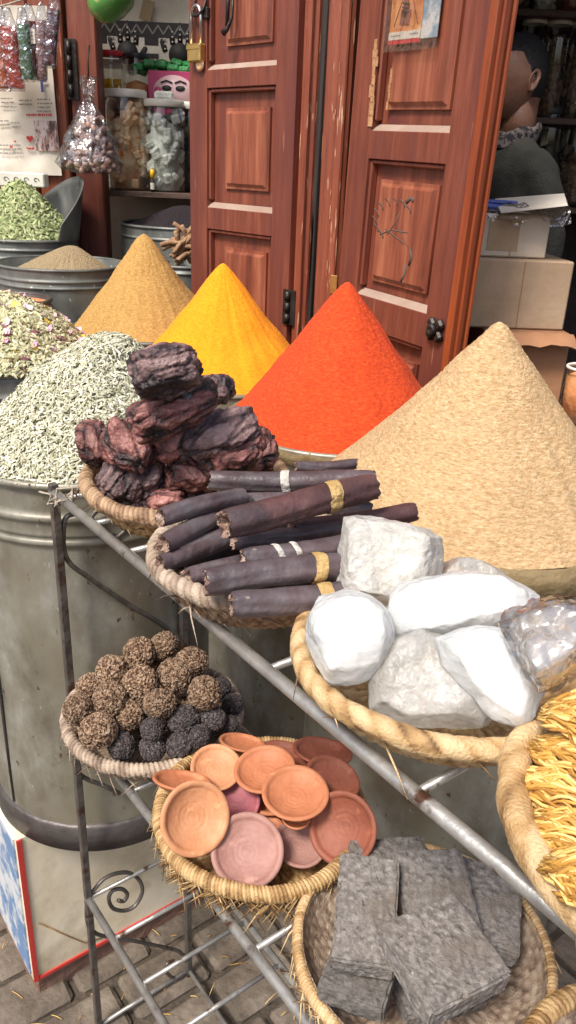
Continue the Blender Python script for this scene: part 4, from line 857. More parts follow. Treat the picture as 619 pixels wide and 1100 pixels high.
def smooth_path(pts, k=6):
    out = []
    for i in range(len(pts) - 1):
        a, b, c, d = pts[max(0, i - 1)], pts[i], pts[i + 1], pts[min(len(pts) - 1, i + 2)]
        for j in range(k):
            t = j / k; out.append(.5 * ((2 * b) + (c - a) * t + (2 * a - 5 * b + 4 * c - d) * t * t + (3 * b - a - 3 * c + d) * t ** 3))
    return out + [pts[-1]]
def sidecurve(pp_, nm, m_='rackdark', r=.0036):
    s = MB(); s.tube(smooth_path([side(*q) for q in pp_]), r, 8); s.build(nm, m_, rk)
sidecurve([(84, 551), (71, 556), (68, 572), (69, 592), (76, 606), (92, 618), (112, 632), (136, 648), (160, 662), (184, 678), (200, 694)], 'scroll')
sidecurve([(78, 549), (92, 556), (105, 566), (118, 576), (126, 577), (136, 567), (138, 556), (128, 548), (112, 545), (101, 552), (98, 562), (106, 572), (116, 572)], 'scroll', 'rackdark', .0032)
sidecurve([(80, 816), (84, 830), (96, 838), (112, 844), (128, 852)], 'scroll')
sidecurve([(93, 985), (94, 968), (102, 955), (112, 944), (126, 938), (140, 938), (150, 946), (153, 958), (146, 972), (135, 978), (122, 976), (117, 966), (121, 957), (131, 955), (137, 961), (133, 968), (127, 967)], 'scroll', 'rackdark', .0034)
sidecurve([(93, 985), (96, 996), (106, 1004), (122, 1007), (140, 1010), (160, 1014), (178, 1018), (192, 1022), (200, 1032), (199, 1044), (190, 1051), (180, 1046), (179, 1036), (187, 1032)], 'scroll', 'rackdark', .0034)
# wire twisted round the top corner
s = MB(); random.seed(2)
for k in range(7):
    b0 = P(.01 + .012 * k * .5, .0, HT); s.tube([b0 + Vector((random.gauss(0, .008), random.gauss(0, .008), random.gauss(.002, .007))) for _ in range(6)], .0013, 5)
s.tube(smooth_path([P(.01, 0, HT + .008), P(.03, .03, HT + .012), P(.05, .06, HT + .02), P(.07, .05, HT + .006), P(.03, .05, HT - .006)]), .0014, 5)
tag(s.build('twisted_wire', 'rope', org=P(.02, 0, HT)), 'twisted pale wire knotted round the top corner of the rack', 'wire')

# ================================================================ BASKETS
def basket(label, c, R, zb, h, m_, rim=.011, rimm=None, coil=30, weave=(56, 13), frayed=0, tilt=(0, 0), rimamp=.12, seed=0):
    t = thing('round_basket', label, 'basket', (c[0], c[1], zb), (tilt[0], tilt[1], 0), 'round straw baskets on the rack')
    wa, wr = weave; prof = []; K = 40
    rb = .66 * R; re = R - rim * .6
    def pr(u_):
        if u_ < .5: return (rb * u_ / .5, .002)
        q = (u_ - .5) / .5; return (rb + (re - rb) * (1 - (1 - q) ** 1.5), h * q ** 1.35)
    outer = [pr(k / K) for k in range(K + 1)]; inner = [(r * .985 - .001, z + .006) for r, z in outer][::-1]
    prof = outer + inner; n_ = 288; tone = []
    def fn(p, a, i):
        ii = i if i <= K else 2 * K + 1 - i; row = ii * wr / K; cell = math.floor(row) + 57 * math.floor(a * wa / pi + (math.floor(row) % 2) * .5)
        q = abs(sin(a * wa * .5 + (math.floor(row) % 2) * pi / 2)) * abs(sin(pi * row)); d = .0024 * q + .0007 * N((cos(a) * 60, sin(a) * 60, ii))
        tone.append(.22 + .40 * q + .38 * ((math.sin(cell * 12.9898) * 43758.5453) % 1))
        return p + Vector((cos(a) * d * .5, sin(a) * d * .5, d if i > K else -d)) + Vector((0, 0, .004 * N((cos(a) * 1.5 + seed, sin(a) * 1.5, 2)) * ii / K))
    s = MB(); s.lathe(prof, n_, fn=fn); s.tone = tone; bowl = s.build('bowl', m_, t, world=False)
    s = MB(); KK = 900; m2 = 18; vs = []; tone = []; wn_ = coil * 3
    for i in range(KK):
        a = 2 * pi * i / KK; wob = .004 * N((cos(a) * 1.5 + seed, sin(a) * 1.5, 2)) + .002 * N((cos(a) * 3, sin(a) * 3, seed)); RR = R * (1 + .012 * N((cos(a) * 1.3, sin(a) * 1.3, seed + 5)))
        for j in range(m2):
            b_ = 2 * pi * j / m2; ph = (wn_ * a / (2 * pi) + b_ / (2 * pi) * 2.0) ; fr_ = ph % 1; wid = math.floor(ph) % wn_; h1 = (math.sin(wid * 78.233 + seed) * 43758.5453) % 1
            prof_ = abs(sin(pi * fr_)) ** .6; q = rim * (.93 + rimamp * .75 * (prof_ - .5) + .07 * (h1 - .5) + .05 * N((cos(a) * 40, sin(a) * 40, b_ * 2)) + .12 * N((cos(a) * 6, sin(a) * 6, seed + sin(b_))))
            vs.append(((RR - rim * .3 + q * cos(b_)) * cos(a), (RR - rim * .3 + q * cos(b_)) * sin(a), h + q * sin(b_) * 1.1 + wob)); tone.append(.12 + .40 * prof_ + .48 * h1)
    s.add(vs, [(i * m2 + j, ((i + 1) % KK) * m2 + j, ((i + 1) % KK) * m2 + (j + 1) % m2, i * m2 + (j + 1) % m2) for i in range(KK) for j in range(m2)])
    s.tone = tone; s.build('rim', rimm or m_, t, world=False)
    if frayed:
        random.seed(seed + 40); s = MB()
        for k in range(frayed):
            a = random.uniform(0, 2 * pi); u_ = random.uniform(.75, 1.0); r, z = pr(u_); r += rim * .6; o_ = Vector((r * cos(a), r * sin(a), z + .002)); tg = Vector((-sin(a), cos(a), 0)); L_ = random.uniform(.008, .030)
            d = tg * random.choice((-1, 1)) + Vector((cos(a), sin(a), 0)) * random.uniform(.05, .5) + Vector((0, 0, random.uniform(-.7, .25)))
            s.tube([o_ - Vector((cos(a), sin(a), 0)) * .004, o_ + d * L_ * .5, o_ + d * L_ + Vector((0, 0, -L_ * .3))], [.0011, .0009, .0003], 4, tone=random.random())
        s.build('frayed_fibres', rimm or m_, t, world=False)
    pl_ = Pile(); pl_.add_obj(bowl); return t, pl_
bk_bark, PB = basket('brown straw basket of dark bark chunks at the top left of the rack', (-.120, .872), .120, HT + .005, .042, 'straw', .009, 'strawdark', 44, frayed=60, seed=1)
bk_stick, PS = basket('worn basket of tied dark sticks between the bark and the salt', (-.025, .688), .104, HT + .005, .042, 'strawdark', .009, 'strawgrey', 26, frayed=60, seed=2)
bk_salt, PW = basket('flat cane basket with thick rim holding white salt rocks', (.128, .530), .117, HT + .005, .040, 'strawpale', .0082, 'strawpale', 12, rimamp=.14, frayed=14, seed=3)
bk_yel, PY = basket('thick-rimmed cane basket of golden stems at the right edge', (.264, .352), .126, HT + .005, .045, 'strawpale', .0102, 'strawpale', 8, rimamp=.12, frayed=6, seed=4)
bk_nut, PN = basket('greyish braided basket of round nuts on the middle shelf', (-.172, .880), .118, HM + .005, .045, 'strawgrey', .0085, 'strawgrey', 40, rimamp=.3, frayed=160, seed=5)
bk_dish, PD = basket('frayed straw basket of small clay dishes on the middle shelf', (-.016, .708), .120, HM + .005, .046, 'straw', .0085, 'straw', 60, rimamp=.25, frayed=1100, seed=6)
bk_blk, PK = basket('pale fibre basket of grey stone blocks on the middle shelf', (.150, .545), .124, HM + .005, .040, 'strawgrey', .0062, 'strawpale', 70, frayed=1000, seed=7)
bk_far, PF = basket('pale straw basket only just in view at the bottom right', (.325, .395), .115, HM + .005, .040, 'strawgrey', .010, 'straw', 40, frayed=160, seed=8)
s = MB(); s.lathe([(0, .03), (.05, .028), (.09, .012)], 40, fn=lambda p, a, i: p + Vector((0, 0, .006 * N((cos(a) * 3, sin(a) * 3, i * 3))))); o = s.build('seed_layer', 'shell', org=(0, 0, 0)); o.location = (.325, .395, HM + .018); tag(o, 'layer of brown seeds in the bottom right basket', 'seed layer')

# ================================================================ ROCKS: bark, salt
def subdiv_hull(pts, e, keep=1):
    bm = bmesh.new()
    for p in pts: bm.verts.new(p)
    r = bmesh.ops.convex_hull(bm, input=bm.verts[:]); bmesh.ops.delete(bm, geom=list({g for g in r['geom_interior'] + r['geom_unused'] if isinstance(g, bmesh.types.BMVert)}), context='VERTS')
    bmesh.ops.triangulate(bm, faces=bm.faces[:])
    for _ in range(9):
        long_ = [g for g in bm.edges if g.calc_length() > e]
        if not long_: break
        bmesh.ops.subdivide_edges(bm, edges=long_, cuts=1); bmesh.ops.triangulate(bm, faces=bm.faces[:])
    for _ in range(keep): bmesh.ops.smooth_vert(bm, verts=bm.verts[:], factor=.5, use_axis_x=True, use_axis_y=True, use_axis_z=True)
    bmesh.ops.recalc_face_normals(bm, faces=bm.faces[:]); bm.normal_update(); bm.verts.index_update()
    vs = [v.co.copy() for v in bm.verts]; ns = [v.normal.copy() for v in bm.verts]; fs = [tuple(v.index for v in f.verts) for f in bm.faces]; bm.free(); return vs, ns, fs
def outline_rock(pts_px, z, thick, lean, e, amp, sc, long_ax=None, smooth=3, seed=0, ridged=False, jit=.12):
    """a chunky stone whose broad face has the given outline; returns verts about its centre"""
    cx = sum(p[0] for p in pts_px) / len(pts_px); cy = sum(p[1] for p in pts_px) / len(pts_px)
    c = at_z(cx, cy, z); view = (EYE - c).normalized(); n = (view * (1 - lean) + Vector((0, 0, 1)) * lean).normalized()
    base = [on_plane(px, py, c, n) - c for px, py in pts_px]; rnd = random.Random(seed); P_ = []
    for p in base:
        P_.append(p * .97)
        P_.append(p * (.72 + rnd.uniform(-jit, jit)) + n * thick * (.5 + rnd.uniform(-.12, .12)))
        P_.append(p * (.78 + rnd.uniform(-jit, jit)) - n * thick * (.5 + rnd.uniform(-.12, .12)))
    vs, ns, fs = subdiv_hull(P_, e, smooth)
    ax = (max(base, key=lambda q: q.length)).normalized() if long_ax is None else long_ax
    out = []; tone = []
    # knock flat chips off all round
    for _ in range(16 if not ridged else 9):
        dn_ = Vector((rnd.gauss(0, 1), rnd.gauss(0, 1), rnd.gauss(0, 1))).normalized(); mx_ = max(v.dot(dn_) for v in vs) * (rnd.uniform(.80, .95) if ridged else rnd.uniform(.88, .97))
        for v in vs:
            o_ = v.dot(dn_) - mx_
            if o_ > 0: v -= dn_ * o_ * .94
    sd_ = Vector((seed * 3.1, 0, 0))
    for v, nn in zip(vs, ns):
        if ridged:
            q = v - ax * v.dot(ax) * .74 + sd_; wq = q + Vector((N(q, 50), N(q + sd_, 50), N(q - sd_, 50))) * .006
            dd = noise.voronoi(wq * sc)[0]; c1 = min(1, (dd[1] - dd[0]) / .34); dd2 = noise.voronoi(wq * sc * 2.7 + v * 20)[0]; c2 = min(1, (dd2[1] - dd2[0]) / .4)
            lay = abs((v.dot(n) * 140 + 2.2 * N(v + sd_, 28)) % 1 - .5) * 2      # layered edges of the bark
            side_ = 1 - abs(nn.dot(n)); d = amp * (1.5 * c1 ** .5 + .55 * c2 - 1.2) + amp * 1.1 * (lay - .5) * side_ + amp * .8 * N(v + sd_, 30) + amp * .3 * N(wq, 260)
            tone.append(max(0, min(1, .18 + .45 * c1 + .22 * c2 + .35 * N(v + sd_, 34) - .1 * side_)))
        else:
            q = v + sd_; dv = noise.voronoi(q * 38)[0]; d = amp * (.8 * N(q, sc) + .5 * N(q, sc * 2.6) + .5 * abs(N(q, sc * 5))) + amp * .7 * (min(1, (dv[1] - dv[0]) * 3) - .7); tone.append(.5)
        out.append(v + nn * d)
    TONES[id(out)] = tone
    return out, fs, Vector((cx, cy, 0))
TONES = {}
def place_rock(name, label, cat, group, pile, vs, fs, px, py, z0, m_, sink=.003, smooth=True, clamp=None):
    c = pile.settle(vs, px, py, z0, sink, clamp=clamp); s = MB(); s.add(vs, fs, smooth=smooth)
    if id(vs) in TONES: s.tone = TONES[id(vs)]
    o = s.build(name, m_, org=(0, 0, 0)); o.location = c; tag(o, label, cat, group); pile.add_obj(o); return o
def oval(cx, cy, w_, h_, ang, n=9, seed=0, boxy=.35):
    rnd = random.Random(seed); out = []
    for k in range(n):
        a = 2 * pi * k / n; x = cos(a); y = sin(a); f_ = (abs(x) ** 3 + abs(y) ** 3) ** (-1 / 3); f_ = 1 + (f_ - 1) * boxy * 2; f_ *= 1 + rnd.uniform(-.1, .1)
        x, y = x * f_ * w_ / 2, y * f_ * h_ / 2; out.append((cx + x * cos(ang) + y * sin(ang), cy - x * sin(ang) + y * cos(ang)))
    return out
BK = [  # cx, cy, w, h, angle, thick, lean, z, colour, label
 (150, 545, 60, 40, .1, .035, .5, 1.075, 'darkbark', 'low charcoal bark chunk at the left bottom of the bark heap'), (210, 545, 66, 40, -.2, .035, .6, 1.075, 'darkbark', 'low charcoal bark chunk at the bottom centre of the heap by the sticks'),
 (195, 500, 80, 44, .3, .045, .6, 1.09, 'bark', 'buried bark chunk in the middle of the heap'), (250, 510, 60, 34, .1, .04, .6, 1.08, 'bark', 'buried bark chunk behind the tied sticks'), (135, 500, 60, 40, .5, .04, .6, 1.09, 'bark', 'buried bark chunk under the left side of the heap'),
 (177, 537, 46, 20, .12, .02, .4, 1.10, 'bark', 'small reddish bark sliver lowest at the basket front'),
 (140, 514, 76, 50, .42, .034, .35, 1.12, 'darkbark', 'dark grey weathered bark chunk resting on the left basket rim'),
 (270, 500, 70, 20, .16, .025, .4, 1.115, 'bark', 'thin reddish bark strip just above the tied sticks'),
 (208, 508, 66, 40, .05, .035, .35, 1.13, 'bark', 'rounded dark bark chunk at the lower centre of the heap'),
 (281, 482, 34, 38, .1, .03, .4, 1.12, 'bark', 'dull red upright bark chunk at the right end of the heap'),
 (101, 476, 34, 50, .15, .035, .3, 1.15, 'bark', 'dark red upright bark chunk leftmost in the heap'),
 (254, 487, 68, 34, .35, .03, .4, 1.145, 'bark', 'long dark bark piece leaning at the right of the heap'),
 (137, 479, 66, 48, -.45, .032, .3, 1.165, 'bark', 'pinkish striped bark chunk on the left side of the heap'),
 (184, 476, 40, 34, .3, .03, .3, 1.165, 'bark', 'small reddish bark chunk wedged in the middle of the heap'),
 (236, 465, 104, 46, .22, .028, .35, 1.18, 'darkbark', 'broad flat charcoal bark slab on the right of the heap'),
 (232, 417, 38, 28, -.2, .03, .3, 1.20, 'darkbark', 'small dark bark lump right behind the topmost chunk'),
 (187, 441, 112, 44, .38, .036, .3, 1.215, 'bark', 'long pink-grey bark chunk just under the topmost one'),
 (177, 398, 76, 52, .22, .05, .2, 1.255, 'darkbark', 'topmost blocky dark bark chunk of the heap')]
for i, (cx, cy, ww, hh, an, tk, ln, z, m_, lb) in enumerate(BK):
    vs, fs, _ = outline_rock(oval(cx, cy, ww * 1.10, hh * 1.10, an, 8, i, .55), z, tk * 1.05, ln, .0027, .0027, 70, None, 0, i + 1, True)
    place_rock('bark_chunk', lb, 'bark chunk', 'bark chunks heaped in the basket', PB, vs, fs, cx, cy, z, m_, .010, clamp=.006)

# ---------------------------------------------------------------- tied sticks
def stick(label, a, b, r, z, m_='stick', ties=(), tie_m='tie_white', taper=(1, 1), seed=0, double=False, z2=None, bend=.0):
    """a, b: the two ends as seen; the roll lies on whatever is under it"""
    pa_, pb_ = at_z(a[0], a[1], z), at_z(b[0], b[1], z2 or z); ax = (pb_ - pa_); L_ = ax.length; ax.normalize(); sd_ = ax.orthogonal().normalized(); up = ax.cross(sd_).normalized()
    if abs(up.z) < abs(sd_.z): sd_, up = up, sd_
    if up.z < 0: up = -up
    r *= .90; K = 34; n_ = 26; vs = []; rn = seed * 5.3
    def ring(u_, k=1.0, push=0):
        out = []; tp = taper[0] + (taper[1] - taper[0]) * u_; ed_ = 1 - .10 * max(0, 1 - u_ * 14) - .10 * max(0, 1 - (1 - u_) * 14)
        cc = ax * (L_ * (u_ - .5)) + up * (.0015 * sin(u_ * 3 + rn) + bend * sin(pi * u_)) + sd_ * .0015 * sin(u_ * 4 + rn)
        for j in range(n_):
            t_ = 2 * pi * j / n_; q = r * tp * ed_ * (1 + .07 * N((cos(t_) * 1.2 + rn, sin(t_) * 1.2, u_ * 4)) + .035 * N((cos(t_) * 4, sin(t_) * 4 + rn, u_ * 14)))
            groove = math.exp(-((((t_ + .5 * sin(u_ * 2 + rn)) % (2 * pi)) - 2.2) / .16) ** 2) * .16
            if double: groove += math.exp(-(((t_ % (2 * pi)) - 4.9) / .2) ** 2) * .3
            q *= (1 - groove) * k; out.append(cc + sd_ * q * cos(t_) + up * q * sin(t_) * (1.0) + ax * (push + (.004 * N((cos(t_) * 2.5, sin(t_) * 2.5, rn + u_)) if u_ in (0, 1) else 0)))
        return out
    s = MB()
    for i in range(K + 1): vs += ring(i / K)
    s.add(vs, [(i * n_ + j, i * n_ + (j + 1) % n_, (i + 1) * n_ + (j + 1) % n_, (i + 1) * n_ + j) for i in range(K) for j in range(n_)])
    c = PILE.settle(vs, (a[0] + b[0]) / 2, (a[1] + b[1]) / 2, z, .004, clamp=.012)
    t = thing('stick_roll', label, 'stick', c, group='dark sticks in the basket')
    s.build('bark_skin', m_, t, world=False); sk_ = t.children[0]
    for u0, sg in ((0, 1), (1, -1)):
        v1 = ring(u0, .97); v2 = ring(u0, .62, sg * .001); v3 = ring(u0, .40, sg * .008); v4 = ring(u0, .02, sg * .012)
        allv = v1 + v2 + v3 + v4; rr_ = random.Random(seed); e = MB()
        allv = [v + ax * rr_.uniform(-.0012, .0012) for v in allv]
        e.add(allv, [(q * n_ + j, q * n_ + (j + 1) % n_, (q + 1) * n_ + (j + 1) % n_, (q + 1) * n_ + j) for q in range(3) for j in range(n_)])
        e.build('torn_end', 'stickend', sk_, world=False)
    for (u_, wdt, *mm) in ties:
        s2 = MB(); m3 = 8; allv = []
        for q in range(m3 + 1):
            uu = u_ + (q / m3 - .5) * wdt / L_ ; k_ = 1.05 + .05 * sin(pi * q / m3) + .012 * (q % 2); rg_ = ring(min(.999, max(.001, uu)), k_); allv += [v + ax * (.003 * sin(2 * pi * j / n_ + seed)) for j, v in enumerate(rg_)]
        s2.add(allv, [(q * n_ + j, q * n_ + (j + 1) % n_, (q + 1) * n_ + (j + 1) % n_, (q + 1) * n_ + j) for q in range(m3) for j in range(n_)])
        s2.build('tie', (mm[0] if mm else tie_m), t, world=False)
    PILE.add_obj(sk_); return t
PILE = PS
SK = [ # label, end a, end b, r, z, kw
 ('charcoal stick lying deep under the tan-tied front stick', (250, 634), (385, 618), .011, 1.085, {}),
 ('charcoal stick lying deep behind the white-tied smooth stick', (270, 580), (400, 566), .011, 1.10, {}),
 ('slim stick end poking out left between the two bluish ones', (190, 592), (290, 556), .010, 1.135, {}),
 ('slim dark stick wedged above the tapered white-tied one', (250, 583), (370, 566), .010, 1.142, {}),
 ('slim stick showing between the two front tied sticks', (246, 638), (392, 621), .009, 1.118, {}),
 ('charcoal stick lying deep along the left rim', (196, 612), (300, 572), .010, 1.10, {}),
 ('charcoal stick lying at the base under the yellow-tied stick', (235, 612), (395, 588), .013, 1.08, {}),
 ('charcoal stick at the back base of the stick basket', (240, 560), (395, 548), .013, 1.09, {}),
 ('charcoal stick lying across the base at the left', (222, 634), (340, 590), .012, 1.08, {}),
 ('lowest front stick with a pale yellow tie at the basket edge', (252, 650), (398, 634), .0130, 1.115, dict(ties=((.68, .012, 'tie_yellow'),))),
 ('short charcoal stick poking out at the left under others', (205, 622), (300, 592), .0105, 1.10, {}),
 ('long bluish stick running diagonally up from the left rim', (182, 604), (330, 548), .0125, 1.105, dict(taper=(.8, 1))),
 ('front stick with a pale torn end and a tan tie', (224, 625), (394, 606), .0135, 1.132, dict(ties=((.68, .011, 'tie_yellow'),))),
 ('bluish short stick at the left above the diagonal one', (180, 580), (268, 540), .0105, 1.125, {}),
 ('short stick with a torn brown end at the far left', (174, 590), (262, 552), .0105, 1.12, {}),
 ('reddish brown stick reaching farthest right over the beige cone', (318, 568), (445, 551), .0115, 1.12, dict(m_='stickred')),
 ('smooth stick with two white ties pointing left to a taper', (262, 601), (394, 583), .0130, 1.140, dict(ties=((.28, .0055), (.42, .0055)), taper=(.72, 1.05))),
 ('thin dark stick at the back between the ties', (248, 542), (345, 533), .0095, 1.13, {}),
 ('uppermost left bluish stick crossing the basket rim', (176, 556), (262, 532), .0105, 1.14, {}),
 ('reddish double stick behind the yellow-tied one', (240, 531), (408, 527), .0120, 1.14, dict(m_='stickred')),
 ('thick reddish roll with a broad yellow tie across the top', (243, 561), (408, 523), .0155, 1.178, dict(m_='stickred', ties=((.70, .014, 'tie_yellow'),), double=True)),
 ('back roll with a pale torn end and a white tie', (228, 515), (402, 517), .0125, 1.140, dict(ties=((.46, .009),), double=True)),
 ('small black stick end showing behind the basket by the red cone', (320, 502), (382, 498), .0075, 1.12, {})]
for i, (lb, a, b, r, z, kw) in enumerate(SK): stick(lb, a, b, r, z, seed=i + 1, **kw)

# ---------------------------------------------------------------- salt rocks
SR = [ # outline, z, thick, lean, material, label, amp
 ([(400, 700), (470, 690), (540, 705), (545, 745), (470, 755), (410, 740)], 1.085, .04, .8, 'saltgrey', 'flat grey salt slab hidden at the bottom of the salt pile', .0018),
 ([(470, 612), (490, 601), (518, 604), (540, 617), (542, 650), (475, 650)], 1.12, .035, .3, 'saltclear', 'small clear salt rock at the back behind the long one', .0018),
 ([(374, 560), (387, 557), (440, 566), (468, 578), (471, 600), (466, 630), (440, 655), (368, 640), (366, 620), (372, 590)], 1.135, .06, .15, 'saltgrey', 'tall blocky grey-white salt rock touching the dark sticks', .0016),
 ([(428, 690), (455, 680), (490, 690), (512, 720), (535, 765), (520, 780), (440, 778), (402, 762), (400, 735), (412, 705)], 1.115, .045, .25, 'saltclear', 'translucent peaked salt rock at the front of the basket', .0016),
 ([(330, 668), (345, 645), (372, 637), (395, 643), (415, 660), (420, 690), (408, 718), (380, 733), (352, 730), (345, 705), (334, 690)], 1.125, .05, .15, 'salt', 'bright white rounded salt rock leftmost in the basket', .0014),
 ([(474, 690), (510, 678), (548, 676), (575, 700), (581, 735), (576, 768), (560, 781), (530, 768), (505, 740), (480, 715)], 1.13, .035, .2, 'salt', 'pale bluish white salt rock at the front right', .0014),
 ([(418, 640), (430, 628), (490, 615), (560, 623), (574, 640), (576, 668), (530, 678), (470, 682), (425, 690), (408, 672), (412, 650)], 1.155, .045, .2, 'salt', 'long white salt rock lying across the middle of the pile', .0014)]
for i, (pts, z, tk, ln, m_, lb, amp) in enumerate(SR):
    gx = sum(p[0] for p in pts) / len(pts); gy = sum(p[1] for p in pts) / len(pts); pts = [(gx + (p[0] - gx) * 1.13, gy + (p[1] - gy) * 1.12) for p in pts]
    vs, fs, _ = outline_rock(pts, z, tk, ln, .0034, amp * .8, 60, None, 0, i + 20, False, .08)
    cx = sum(p[0] for p in pts) / len(pts); cy = sum(p[1] for p in pts) / len(pts)
    place_rock('salt_rock', lb, 'salt rock', 'salt rocks in the cane basket', PW, vs, fs, cx, cy, z, m_, .006, clamp=.010)
# plastic wrapped piece at the right
pts = [(548, 668), (575, 652), (605, 648), (640, 652), (650, 700), (610, 725), (585, 742), (570, 720)]
vs, fs, _ = outline_rock(pts, 1.12, .04, .3, .005, .0045, 30, None, 1, 44)
o = place_rock('plastic_bundle', 'crumpled clear plastic wrap at the right of the salt rocks', 'plastic wrap', None, PW, vs, fs, 590, 690, 1.12, 'film')
vs, fs, _ = outline_rock(pts, 1.12, .028, .3, .006, .002, 30, None, 2, 45)
s = MB(); s.add([v * .82 for v in vs], fs); s.build('wrapped_salt', 'saltclear', o, world=False)

# ---------------------------------------------------------------- nuts
def ico(sub):
    bm = bmesh.new(); bmesh.ops.create_icosphere(bm, subdivisions=sub, radius=1); v = [x.co.copy() for x in bm.verts]; f = [tuple(q.index for q in x.verts) for x in bm.faces]; bm.free(); return v, f
IV, IF = ico(5)
nutvs = []; nutt = []
for k in range(4):
    out = []; tn = []
    for v in IV:
        w_ = v + Vector((k * 4.4, 0, 0)); fl = Vector((N(w_, 2), N(w_ + Vector((7, 0, 0)), 2), N(w_ + Vector((0, 7, 0)), 2)))
        q = w_ * 2.9 + fl * 1.1; dd = noise.voronoi(Vector((q.x, q.y, q.z * 1.9)))[0]; cr_ = min(1, (dd[1] - dd[0]) / .30)
        g = .5 + .5 * N(q * 3.3 + fl * 2, 2.0); out.append(v * (.86 + .14 * cr_ ** .6 + .05 * (g - .5) + .07 * N(w_, 1.5))); tn.append(max(0, min(1, .10 + .50 * cr_ + .6 * (g - .5))))
    nutvs.append(out); nutt.append(tn)
nm = {}
for k in range(4):
    s = MB(); s.add(nutvs[k], IF); s.tone = list(nutt[k])
    for m_ in ('nut', 'nutdark'): nm[(k, m_)] = s.mesh('nut', m_)
def nut(px, py, rpx, m_, label, i, z=.79):
    d = at_z(px, py, z); k_ = (d - EYE).dot(FWD); r = rpx * 1.04 * k_ / FOC; R_ = Euler((i * 1.3, i * 2.1, i)).to_matrix()
    vs = [R_ @ (v * r) for v in nutvs[i % 4][::14]]
    c = PN.settle(vs, px, py, z, .004, clamp=.012); o = bpy.data.objects.new('nut', nm[(i % 4, m_)]); COL.objects.link(o); o.location = c; o.rotation_euler = (i * 1.3, i * 2.1, i); o.scale = (r * (1 + .06 * sin(i * 2.3)), r * (1 - .05 * sin(i * 3.1)), r * (.94 + .05 * cos(i * 1.9)))
    tag(o, label, 'nut', 'round nuts in the braided basket'); vsf = [R_ @ (v * r) + c for v in nutvs[i % 4]]; PN.t.append(BVHTree.FromPolygons(vsf, IF)); return o
i = 0
for (px, py, r) in ((95, 775, 19), (130, 775, 20), (165, 775, 20), (200, 765, 20), (150, 745, 20), (190, 740, 20), (225, 755, 18), (115, 745, 19), (160, 715, 19), (200, 720, 18)):
    nut(px, py, r, 'nut', 'rough nut buried at the bottom of the nut basket', i, .77); i += 1
NZ = {'row at the back of the basket': .805, 'second row from the back': .822, 'third row from the back': .812, 'front row': .800}
NR = [('row at the back of the basket', 'nut', [(150, 702, 17), (176, 694, 16), (206, 711, 17)]),
      ('second row from the back', 'nut', [(97, 738, 16), (121, 722, 18), (151, 733, 19), (188, 726, 18), (220, 744, 19)]),
      ('third row from the back', 'nut', [(84, 762, 16), (118, 751, 18), (172, 756, 17)]),
      ('front row', 'nut', [(106, 785, 19), (138, 767, 19)])]
DK = [(250, 757, 12, 'dark nut at the right end of the basket beside the rim'), (238, 738, 11, 'small dark nut behind the brown ones at the right'), (198, 773, 17, 'largest dark grey nut in the middle of the front'), (229, 772, 14, 'dark nut between the largest dark one and the right rim'),
      (131, 801, 16, 'dark grey nut leftmost at the front rim'), (164, 804, 15, 'dark nut second from the left along the front rim'), (193, 801, 15, 'brownish grey nut at the middle of the front rim'), (215, 791, 12, 'small dark nut near the front right rim'), (163, 784, 13, 'dark nut tucked above the front rim ones'), (247, 778, 10, 'tiny dark nut at the right rim')]
for (px, py, r, lb) in DK: nut(px, py, r, 'nutdark', lb, i, .788); i += 1
for rn_, m_, L_ in NR[::-1]:
    for k, (px, py, r) in enumerate(L_):
        nut(px, py, r, m_, 'brown wrinkled nut, %s from the left in the %s' % (ORD[k], rn_), i, NZ[rn_]); i += 1

# ---------------------------------------------------------------- clay dishes
def dish_prof(R, dp):
    t_ = R * .085; o_ = [(0, 0), (R * .42, 0), (R * .45, R * .02), (R * .74, dp * .38), (R * .94, dp * .78), (R * .995, dp * .90), (R, dp * 1.0), (R * .975, dp * 1.07), (R * .93, dp * 1.10), (R * .87, dp * 1.07), (R * .83, dp * .95), (R * .80, dp * .78)]
    k = 16
    for i in range(1, k + 1):
        u_ = i / k; r = R * .80 * (1 - u_); z = t_ + (dp * .78 - t_) * max(0, (r / (R * .80)) ** 2.2) ; z += R * .012 * sin(r / R * 46) * (1 if r < R * .5 else .3); o_.append((max(r, .0), z))
    return o_
def dish(label, px, py, rpx, nrm, m_, z, depth=.36, part=None, free=False):
    d = at_z(px, py, z); k_ = (d - EYE).dot(FWD); R = rpx * k_ / FOC; n_ = Vector(nrm).normalized(); q = n_.to_track_quat('Z', 'Y').to_matrix(); dp = R * depth
    s = MB(); s.lathe([(r, zz - dp * .5) for r, zz in dish_prof(R, dp)], 56, fn=lambda p, a, i: Vector((p.x, p.y, p.z)) * (1 + .015 * N((cos(a), sin(a), px))), M=q)
    c = PD.settle(s.v, px, py, z, .0015, most=700); o = s.build('clay_dish', m_, org=(0, 0, 0)); o.location = c; tag(o, label, 'clay dish', 'clay dishes in the straw basket'); PD.add_obj(o); return o
T = Vector((0, -.35, 1))
dish('hidden clay dish under the left side of the dish heap', 230, 880, 38, (0, .1, 1), 'clay_or', .775)
dish('hidden clay dish under the right side of the dish heap', 325, 880, 38, (0, .0, 1), 'clay_rd', .775)
dish('hidden clay dish at the bottom front of the dish heap', 275, 905, 38, (0, .0, 1), 'clay_or', .775)
dish('hidden clay dish in the middle layer of the dish heap', 290, 855, 38, (0, .05, 1), 'clay_or', .78)
dish('hidden clay dish at the back of the dish heap', 300, 822, 36, (0, .1, 1), 'clay_rd', .78)
dish('orange clay dish seen edge-on at the back left', 260, 802, 26, (.15, .35, 1), 'clay_or', .79)
dish('flat red-brown clay dish at the back right of the heap', 346, 812, 33, (.1, .25, 1), 'clay_rd', .79)
dish('small grey-pink clay dish low at the front centre right', 322, 908, 30, (.1, -.2, 1), 'clay_pk', .785)
